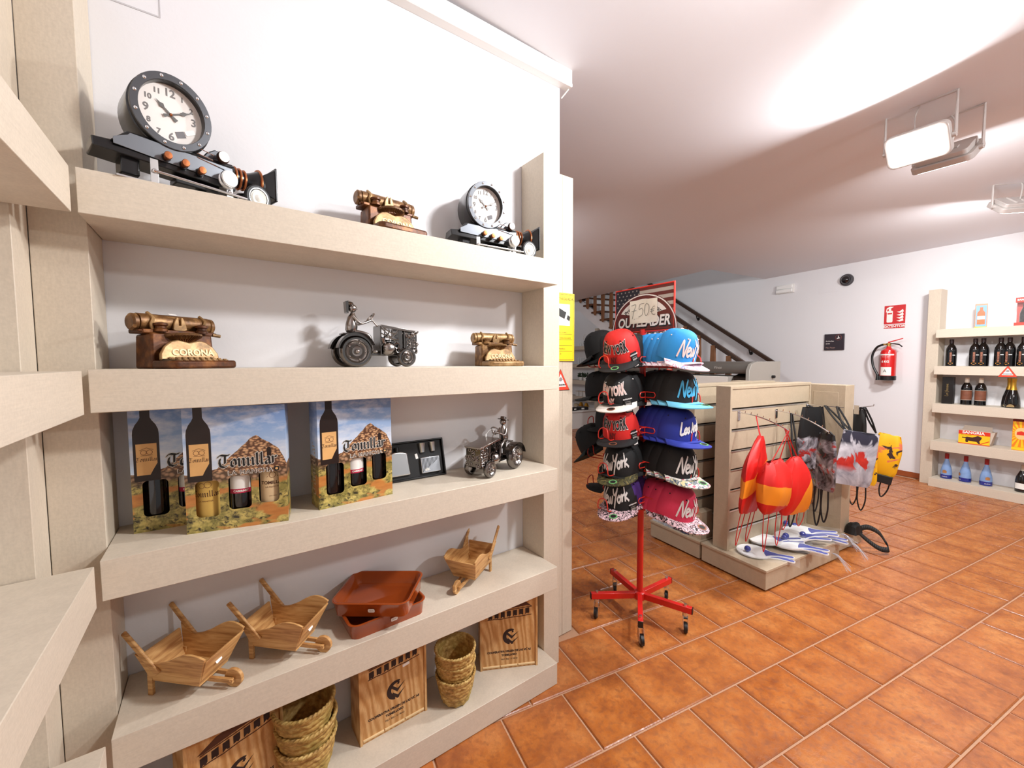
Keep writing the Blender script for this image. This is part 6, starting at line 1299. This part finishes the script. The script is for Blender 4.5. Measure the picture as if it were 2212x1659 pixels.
def bats(x, y, z, rz, label, ball, seed, tail=False, spread=7, tilt=(0, 0)):
    t = thing('beach_bat_set', label, 'toy', group='beach bat sets on the gondola base'); t.matrix_world = G0 @ Tm(x, y, z) @ Rz(rz) @ Rx(tilt[0]) @ Ry(tilt[1])
    for k, (a, dz) in enumerate(((-spread, .0006), (spread, .0088))):
        M = Tm(.006 * (1 - 2 * k), .004 * k, dz) @ Rz(R(a)); b = link('bat', batme, t, M); link('grip', grme, b)
    link('ball', ballme, t, Tm(*ball)); link('film_sleeve', film_mesh(seed), t)
    if tail:
        random.seed(seed); q = MB()
        for k in range(12): a = random.uniform(-.5, .5); q.tube(smooth_path([(0, -.235, .012), (.02 * a, -.27, .004 - .02 * random.random()), (.08 * a, -.30 - .03 * random.random(), -.05 - .04 * random.random())], 4), .0009, 4)
        obj('film_fringe', q, FILMW, t, kind='stuff')
    return t
B0 = .137
bats(.165, .175, B0, R(28), 'beach bat set at the outer corner of the base, one bat disc lying flat', (-.045, .035, .036), 1)
bats(.365, .215, B0 + .020, R(46), 'beach bat set lying across its neighbour by the slatwall', (.010, -.125, .036), 2, tilt=(R(-5), R(3)))
bats(.435, .105, B0 + .020, R(12), 'beach bat set with two balls showing, in the middle of the base', (.02, .03, .036), 3, tail=True, tilt=(R(-4), 0))
bats(.555, .150, B0 + .030, R(40), 'beach bat set half covered by the one beside it, grips over the edge', (-.03, -.06, .036), 4, spread=9, tilt=(R(-6), 0))
bats(.690, .170, B0 + .034, R(30), 'beach bat set whose white disc lies on top, nearest the spine', (.06, .075, .034), 5, tail=True, tilt=(R(-6), 0))
bats(.775, .150, B0 + .004, R(20), 'beach bat set at the inner end of the base, grips past the corner', (.02, .090, .036), 6, tail=True)

# ================================================================== BOTTLES AND BOXES ON THE BACK-WALL SHELVES
def onshelf(name, label, cat, s, z, off=.14, rz=0.0, group=None):
    t = thing(name, label, cat, group=group); t.matrix_world = wallM(s, off, z + .0005) @ Rz(rz); return t
BLG = mat('black_glass', rgb(10, 9, 10), .10, coat=.6); ORNG = mat('label_orange', rgb(240, 160, 50), .5); RST = mat('label_rust', rgb(150, 96, 74), .6); GOLD = mat('gold_foil', rgb(206, 158, 60), .3, .8); CREAM = mat('cream_capsule', rgb(222, 212, 196), .5); BRNL = mat('label_brown', rgb(120, 72, 52), .5, var=.5, scale=26); BLUB = mat('blue_ceramic', rgb(132, 164, 212), .15, coat=.5, var=.35, scale=16); DBLU = mat('cobalt', rgb(24, 40, 132), .15, coat=.5); RCAP = mat('red_wax', rgb(156, 28, 30), .4)
WPROF = [(.040, 0), (.0425, .003), (.0425, .165), (.040, .185), (.030, .212), (.0175, .232), (.0155, .25), (.0155, .275), (.017, .276), (.017, .285)]
SH_R = {1: 1.711, 2: 1.318, 3: .912, 4: .505, 5: .092}
def lip(prof, k=1.0): return prof
for i, (s, w_) in enumerate(((-.118, 'standing alone'), (-.298, 'outer of the first pair'), (-.352, 'inner of the first pair'), (-.474, 'outer of the second pair'), (-.530, 'inner of the second pair'), (-.622, 'cut by the picture edge'))):
    t = onshelf('wine_bottle', f'black bottle with orange diamond label, second wall shelf, {w_}', 'bottle', s, SH_R[2], .13 + .012 * (i % 2), .2 - .1 * i, 'black wine bottles with diamond labels')
    obj('glass', MB().lathe(WPROF, 24), BLG, t); q = MB(); q.lathe([(.0175, .245), (.0175, .286), (.0005, .287)], 18); obj('capsule', q, mat('dark_capsule', rgb(44, 20, 18), .35), t)
    W_ = lambda c: Vector((.0432 * math.sin(c.x / .0432), -.0432 * math.cos(c.x / .0432), c.y))
    q = MB(); q.grid(lambda u, v: W_(Vector((lerp(-.008, .008, u), lerp(.048, .145, v), 0))), 4, 2); obj('name_strip', q, RST, t)
    text('lettering', 'VINO', .026, mat('strip_ink', rgb(70, 40, 34), .6), t, Matrix.Identity(4), warp=lambda c: W_(Vector((c.y, .097 - c.x, 0)) * 1.0) + Vector((0, -.0004, 0)), bold=.0006)
    q = MB(); P = [(-.020, .030), (0, .014), (.020, .030), (0, .046)]; q.add([W_(Vector((a, b, 0))) + Vector((0, -.0006, 0)) for a, b in P], [(0, 1, 2, 3)]); obj('diamond_label', q, ORNG, t, smooth=False)
    q = MB(); q.add([W_(Vector((a, b, 0))) + Vector((0, -.001, 0)) for a, b in ((.014, .112), (.036, .112), (.036, .120), (.014, .120))], [(0, 1, 2, 3)]); obj('price_label', q, STICKER, t, smooth=False)
t = onshelf('gift_carton', 'tall black gift carton with gold handwriting on the third wall shelf', 'box', -.118, SH_R[3], .15, R(6))
q = MB(); q.box(-.042, .042, -.042, .042, 0, .287); obj('carton', q, mat('carton_black', rgb(20, 17, 17), .35), t, .002)
L, Wd = script_lines('Los Yerosene', .030); q = MB().strokes([[(a - Wd / 2, b) for a, b in l] for l in L], .0022, Tm(0.006, -.0424, .15) @ Rx(PI / 2) @ Rz(PI / 2)); obj('handwriting', q, mat('gold_print', rgb(150, 128, 80), .4, .4), t, smooth=False)
for s, w_ in ((-.250, 'next to the black carton'), (-.352, 'nearer the champagne')):
    t = onshelf('wine_bottle', f'wine bottle with brown photo label and cream capsule, {w_}', 'bottle', s, SH_R[3], .13, .1, 'bottles with brown photo labels')
    obj('glass', MB().lathe(WPROF, 24), BLG, t); q = MB(); q.lathe([(.0178, .232), (.0178, .284), (.0005, .286)], 18); obj('capsule', q, CREAM, t)
    q = MB(); q.lathe([(.0431, .052), (.0431, .150)], 22, Rz(-PI / 2 - 1.25), 0, 2.5); obj('photo_label', q, BRNL, t)
    for z in (.049, .151): q = MB(); q.lathe([(.0432, z), (.0432, z + .003)], 22, Rz(-PI / 2 - 1.25), 0, 2.5); obj('label_edge', q, CREAM, t)
CHP = [(.050, 0), (.053, .004), (.052, .05), (.046, .10), (.032, .155), (.022, .19), (.0175, .215), (.017, .27), (.019, .275), (.019, .285)]
for s, off, w_ in ((-.545, .12, 'in front'), (-.583, .19, 'half hidden behind the other')):
    t = onshelf('champagne_bottle', f'wide black sparkling wine bottle with gold foil neck, {w_}', 'bottle', s, SH_R[3], off, 0, 'sparkling wine with gold foil')
    obj('glass', MB().lathe(CHP, 26), BLG, t); obj('foil', MB().lathe([(.0265, .176), (.0185, .215), (.0182, .262), (.0205, .270), (.0205, .289), (.0005, .292)], 22), GOLD, t)
    q = MB(); q.prism(arc(0, 0, .026, 0, PI, 12), 0, .0006, face_y(0, -.0537, .012)); obj('base_label', q, mat('champ_label', rgb(168, 146, 104), .4, .4), t, smooth=False)
t = alarm_sticker(wallM(-.557, .263, 1.272), .128, 'GRABADORA', 'red triangular alarm sticker on the edge of the second wall shelf')
t = onshelf('sangria_box', 'open yellow and red sangria carton with a bull printed on it, fourth wall shelf', 'box', -.338, SH_R[4], .14, R(1.5))
YB = mat('carton_yellow', rgb(244, 196, 30), .45); RB = mat('carton_red', rgb(214, 50, 30), .45); KR = mat('carton_board', rgb(206, 192, 176), .7)
q = MB(); q.box(-.112, .112, -.055, .055, 0, .140); obj('carton', q, KR, t, .001)
q = MB(); q.box(-.112, .112, -.0562, -.0552, .001, .139); obj('printed_front', q, YB, t, smooth=False); q = MB(); q.box(-.112, .112, -.0568, -.0562, .100, .139); q.box(-.112, .112, -.0568, -.0562, .001, .008); obj('red_band', q, RB, t, smooth=False, kind='stuff')
text('lettering', 'SANGRIA', .038, PAPER, t, face_y(-.005, -.0572, .121), bold=.0012, shear=.0)
text('lettering', 'VINO DE ESPAÑA', .010, mat('carton_ink', rgb(70, 50, 20), .6), t, face_y(-.055, -.0566, .091))
q = MB(); F = face_y(0, -.0566, 0); q.prism([(-.085, .070), (-.062, .070), (-.050, .076), (-.010, .074), (.012, .084), (.026, .094), (.040, .090), (.056, .080), (.052, .060), (.040, .040), (.046, .012), (.036, .010), (.020, .032), (-.012, .034), (-.040, .036), (-.040, .020), (-.056, .018), (-.060, .036), (-.058, .058), (-.086, .062)], 0, .0005, F); obj('printed_bull', q, mat('bull_brown', rgb(62, 24, 18), .6), t, smooth=False)
q = MB(); q.prism([(.050, .008), (.108, .044), (.108, .052), (.044, .014)], 0, .0004, F); obj('diagonal_stripe', q, RB, t, smooth=False)
q = MB(); q.hexa([(-.108, .030, .140), (.108, .030, .140), (.108, .034, .140), (-.108, .034, .140), (-.098, .060, .182), (.098, .060, .182), (.098, .062, .182), (-.098, .062, .182)]); obj('raised_flap', q, KR, t); q = MB(); q.hexa([(.1125, -.05, .02), (.116, -.045, .02), (.116, .05, .02), (.1125, .05, .02), (.1125, -.05, .135), (.140, -.03, .14), (.140, .04, .14), (.1125, .05, .135)]); obj('side_flap', q, KR, t)
t = onshelf('sunray_box', 'tall orange and yellow sunray carton cut by the picture edge, fourth wall shelf', 'box', -.655, SH_R[4], .16, R(2))
q = MB(); q.box(-.058, .058, -.05, .05, 0, .300); obj('carton', q, mat('carton_orange', rgb(232, 130, 26), .45), t, .001)
F = face_y(0, -.0503, 0)
for k in range(20):
    a = 2 * PI * k / 20
    def clip(ang, r=.19): x, y = r * math.cos(ang), r * math.sin(ang); f = min(1, .056 / max(1e-6, abs(x)), .125 / max(1e-6, abs(y))); return (x * f, .158 + y * f)
    q = MB(); q.prism([(0, .158), clip(a), clip(a + .16)], 0, .0004, F); obj('sun_ray', q, YB, t, smooth=False)
q = MB(); q.prism([(.042 * math.cos(2 * PI * i / 24), .165 + .058 * math.sin(2 * PI * i / 24)) for i in range(24)], 0.0004, .0008, F); obj('oval_field', q, mat('carton_peach', rgb(240, 196, 130), .45), t, smooth=False)
q = MB(); q.prism([(-.030, .150), (.034, .150), (.030, .172), (.0, .190), (-.028, .178)], 0.0008, .0011, F); obj('printed_motif', q, RB, t, smooth=False); q = MB(); q.box(-.058, .058, -.0507, -.0501, .280, .300); obj('dark_band', q, mat('carton_maroon', rgb(120, 26, 24), .5), t, smooth=False); q = MB(); q.box(-.058, .058, -.0507, -.0501, .004, .030); obj('yellow_band', q, YB, t, smooth=False)
BPROF = [(.040, 0), (.045, .005), (.046, .06), (.042, .10), (.034, .135), (.024, .17), (.0155, .20), (.0145, .222)]
for s, r_, w_ in ((-.130, 0.0, 'closest to the shelf end'), (-.275, -.9, 'turned aside, in the middle'), (-.425, .5, 'nearest the sparkling bottle')):
    t = onshelf('liqueur_bottle', f'pale blue bottle with red cap, lowest wall shelf, {w_}', 'bottle', s, SH_R[5], .13, r_, 'pale blue bottles with red caps')
    obj('glass', MB().lathe(BPROF, 24), BLUB, t); q = MB(); q.lathe([(.0408, -.0004), (.0462, .005), (.0470, .042), (.046, .043)], 24); obj('dark_base', q, DBLU, t); q = MB(); q.lathe([(.0165, .215), (.0165, .272), (.0005, .274)], 18); obj('cap', q, RCAP, t)
    q = MB(); q.grid(lambda u, v: Vector((.0475 * math.sin(lerp(-.35, .35, u)), -.0475 * math.cos(lerp(-.35, .35, u)), lerp(.062, .094, v) - .008 * (2 * u - 1) ** 2 * v)), 6, 4); obj('painted_scene', q, mat('scene_paint', rgb(176, 120, 70), .5, var=.5, scale=60), t); text('lettering', 'CUEVA', .014, PAPER, t, Matrix.Identity(4), warp=lambda c: Vector((.0476 * math.sin(c.x / .0476), -.0476 * math.cos(c.x / .0476), .022 + c.y)))
t = onshelf('cava_bottle', 'dark sparkling bottle with white label and silver neck at the picture edge, lowest wall shelf', 'bottle', -.665, SH_R[5], .13, .3)
obj('glass', MB().lathe([(.044, 0), (.048, .005), (.048, .115), (.043, .145), (.028, .185), (.018, .21)], 24), BLG, t); obj('foil', MB().lathe([(.034, .168), (.019, .205), (.0165, .23), (.0165, .262), (.0005, .265)], 20), mat('silver_foil', rgb(206, 200, 186), .3, .7), t); q = MB(); q.lathe([(.0486, .032), (.0486, .088)], 20, Rz(-PI / 2 - 1.3), 0, 2.6); obj('white_label', q, PAPER, t)
t = onshelf('bottle_gift_box', 'small boxed bottle with blue picture front standing on the top wall shelf', 'box', -.322, SH_R[1], .13, R(16))
q = MB(); q.box(-.042, .042, -.036, .036, 0, .245); obj('carton', q, mat('box_tan', rgb(206, 150, 120), .5, var=.3, scale=24), t, .001)
q = MB(); q.box(-.036, .036, -.0366, -.0356, .014, .228); obj('picture_front', q, mat('box_sky', rgb(120, 170, 220), .4), t, smooth=False); q = MB(); q.prism(bottle_outline(.175, .055, .022), 0, .0005, face_y(0, -.0368, .035)); pb = obj('printed_bottle', q, mat('amber_print', rgb(196, 104, 50), .4, var=.5, scale=30), t, smooth=False); q = MB(); q.prism(rrect(-.026, .026, .05, .085, .004), .0006, .0009, face_y(0, -.0368, .035)); obj('printed_label', q, PAPER, pb, smooth=False); q = MB(); q.box(-.042, .042, -.0366, -.0358, .0005, .012); obj('yellow_foot', q, YB, t, smooth=False)
t = onshelf('red_display_box', 'red window box holding a dark bottle at the picture edge, top wall shelf', 'box', -.615, SH_R[1], .14, R(6))
q = MB(); q.box(-.060, .060, -.055, .055, 0, .032); q.box(-.056, .056, -.050, .050, .225, .272); q.box(-.056, .056, .044, .050, .03, .23); obj('carton', q, RB, t, .001, kind='stuff')
obj('boxed_bottle', MB().lathe([(.030, .034), (.034, .04), (.034, .12), (.026, .15), (.015, .18), (.014, .22)], 20), BLG, t); q = MB(); q.box(-.054, .054, -.048, -.047, .032, .226); obj('clear_window', q, FILM, t, smooth=False); text('lettering', 'SANGRIA', .022, PAPER, t, face_y(0, -.0505, .248), bold=.001)

# ================================================================== GREY DISPLAY CABINET IN FRONT OF THE STAIRS
CG = mat('cabinet_grey', rgb(168, 164, 156), .4, .1); CGD = mat('cabinet_dark', rgb(112, 108, 102), .4, .15); CGL = mat('cabinet_window', rgb(40, 32, 26), .12, coat=.6)
cb = thing('display_cabinet', 'grey cabinet with rounded end panel and long rolled hood, standing before the stairs', 'cabinet'); cb.matrix_world = wallM(-.19, 1.42, 0)
# local: x runs opposite to s, y into the wall
P = [(-.34, 0), (.26, 0), (.26, 1.375), (-.20, 1.375), (-.30, 1.345), (-.34, 1.27)]
q = MB(); q.prism(P, 0, .045, Tm(-1.300, 0, 0) @ Rz(PI / 2) @ Rx(PI / 2)); obj('end_panel', q, CG, cb, .004)
q = MB(); q.prism(P, 0, .045, Tm(-3.60, 0, 0) @ Rz(PI / 2) @ Rx(PI / 2)); obj('end_panel', q, CG, cb, .004)
q = MB(); q.prism(rrect(-.27, .20, 1.225, 1.375, .06, 6), 0, 2.25, Tm(-3.555, 0, 0) @ Rz(PI / 2) @ Rx(PI / 2)); obj('hood', q, CGD, cb, .002)
q = MB(); q.box(-3.55, -1.56, -.30, .28, .02, 1.19); obj('white_front', q, mat('cabinet_white', rgb(234, 230, 222), .5), cb, .004)
q = MB(); q.prism([(-.26, .95), (.2, .95), (.2, 1.222), (-.10, 1.222), (-.20, 1.19), (-.26, 1.10)], 0, .245, Tm(-1.555, 0, 0) @ Rz(PI / 2) @ Rx(PI / 2)); obj('dark_window', q, CGL, cb, .004); q = MB(); q.box(-1.555, -1.31, -.3, .28, .02, .945); obj('lower_panel', q, CG, cb, .003)
text('lettering', 'Vinos', .05, mat('cabinet_light', rgb(206, 202, 194), .4), cb, face_y(-1.72, -.2725, 1.30), shear=.2); obj('lock_knob', MB().cyl((-1.255, .1, 1.19), (-1.225, .1, 1.19), .018), BLACKP, cb)
alarm_sticker(wallM(2.30, 1.42 + .272, 1.300) , .12, 'GRABADORA', 'red triangular alarm sticker on the hood of the grey cabinet')

# ================================================================== FAR END: STOCK UNDER THE STAIRS
FAR = {1: 1.75, 2: 1.30, 3: .90, 4: .50, 5: .092}
GLS = mat('clear_glass', rgb(240, 244, 246), .04, alpha=.32, spec=.8); POTW = mat('pot_white', rgb(226, 224, 220), .5); LEAF = mat('dark_leaf', rgb(34, 56, 30), .6)
def faro(name, label, cat, s, k, off=.14, group=None): return onshelf(name, label, cat, s, FAR[k], off, 0, group)
GN = ('nearest the cap stand', 'second from the cap stand', 'in the middle of the row', 'second from the end post', 'nearest the end post')
for i in range(5): t = faro('drinking_glass', f'tall clear drinking glass on the distant second shelf, {GN[i]}', 'glass', 6.22 + .10 * i, 2, .16, 'drinking glasses on the distant shelf'); obj('tumbler', MB().lathe([(.03, 0), (.036, .17), (.034, .17), (.028, .006), (.0005, .006)], 14), GLS, t)
t = faro('trinket_stand', 'pale wire trinket stand with a little bucket on the distant top shelf', 'ornament', 6.36, 1)
q = MB(); q.torus(.09, .006, 20, 6, Tm(0, 0, .20) @ Rx(PI / 2)); q.torus(.05, .006, 16, 6, Tm(-.03, 0, .17) @ Rx(PI / 2)); q.cyl((0, 0, 0), (0, 0, .2), .006); obj('wire_rings', q, POTW, t); q = MB(); q.lathe([(.04, 0), (.055, .09), (.05, .09)], 14); obj('bucket', q, mat('zinc', rgb(150, 150, 148), .4, .6), t)
t = faro('small_jar', 'small pale jar beside the trinket stand on the distant top shelf', 'jar', 6.56, 1); obj('jar_body', MB().lathe([(.03, 0), (.035, .05), (.02, .09), (.022, .11)], 14), GLS, t)
for i, s in enumerate((6.34, 6.52)):
    t = faro('potted_plant', f'little green plant in white pot, distant third shelf, {("nearer the cap stand", "nearer the end post")[i]}', 'plant', s, 3, .16, 'little potted plants'); obj('pot', MB().lathe([(.04, 0), (.055, .08), (.05, .08)], 14), POTW, t)
    random.seed(i); q = MB()
    for k in range(40): a = random.uniform(0, 6.28); r = random.uniform(.01, .08); h = random.uniform(.08, .18); c = Vector((r * math.cos(a), r * math.sin(a), h)); q.ball(c, .020, 5, 3, (1, .5, 1))
    obj('leaves', q, LEAF, t, kind='stuff')
for i, s in enumerate((6.30, 6.46, 6.62)):
    t = faro('white_box', f'small white box, distant fourth shelf, {("nearest the cap stand", "middle one of the row", "nearest the end post")[i]}', 'box', s, 4, .16, 'small white boxes'); obj('box_body', MB().box(-.055, .055, -.05, .05, 0, .11), POTW, t, .002); obj('box_lid', MB().box(-.057, .057, -.052, .052, .11, .125), KR, t, .002)
for i, s in enumerate((6.26, 6.48)):
    t = faro('golden_ornament', f'golden ornament, distant bottom shelf, {("nearest the cap stand", "further back")[i]}', 'ornament', s, 5, .18, 'golden ornaments'); obj('figure_body', MB().lathe([(.05, 0), (.06, .06), (.045, .13), (.06, .18), (.03, .25), (.0005, .26)], 14), GOLD, t); obj('figure_base', MB().lathe([(.07, 0), (.07, .02)], 14), POTW, t)
t = faro('beige_jar', 'squat beige storage jar on the distant bottom shelf', 'jar', 6.68, 5, .18); obj('jar_body', MB().lathe([(.06, 0), (.07, .02), (.07, .16), (.06, .18)], 16), mat('beige_ceramic', rgb(196, 178, 148), .5), t); obj('jar_lid', MB().lathe([(.062, .181), (.062, .20), (.01, .21)], 16), mat('beige_ceramic', rgb(196, 178, 148), .5), t)
# low white table with dark goods, glimpsed between the caps and the end post
tb = thing('display_table', 'low white display table glimpsed behind the cap stand', 'table', (6.28, 6.30, 0), R(-9))
q = MB(); q.box(-.45, .30, -.35, .35, .34, .37); obj('tabletop', q, POTW, tb, .003); q = MB(); q.box(-.42, .27, -.32, .32, 0, .34); obj('table_body', q, POTW, tb, .003)
for i, (x, y, r_) in enumerate(((-.30, -.22, 10), (-.05, -.2, -20))):
    t = thing('folded_black_goods', f'folded dark leather goods on the low white table, {("front corner", "middle")[i]}', 'leather goods', (0, 0, 0), 0, 'dark goods on the white table'); t.matrix_world = Matrix.Translation((6.28, 6.30, .3705)) @ Rz(R(-9)) @ Tm(x, y, 0) @ Rz(R(r_)); obj('folded_body', MB().box(-.11, .11, -.07, .07, 0, .06), BKV, t, .01); obj('white_tag', MB().box(-.04, .02, -.0715, -.0705, .015, .045), STICKER, t, smooth=False)
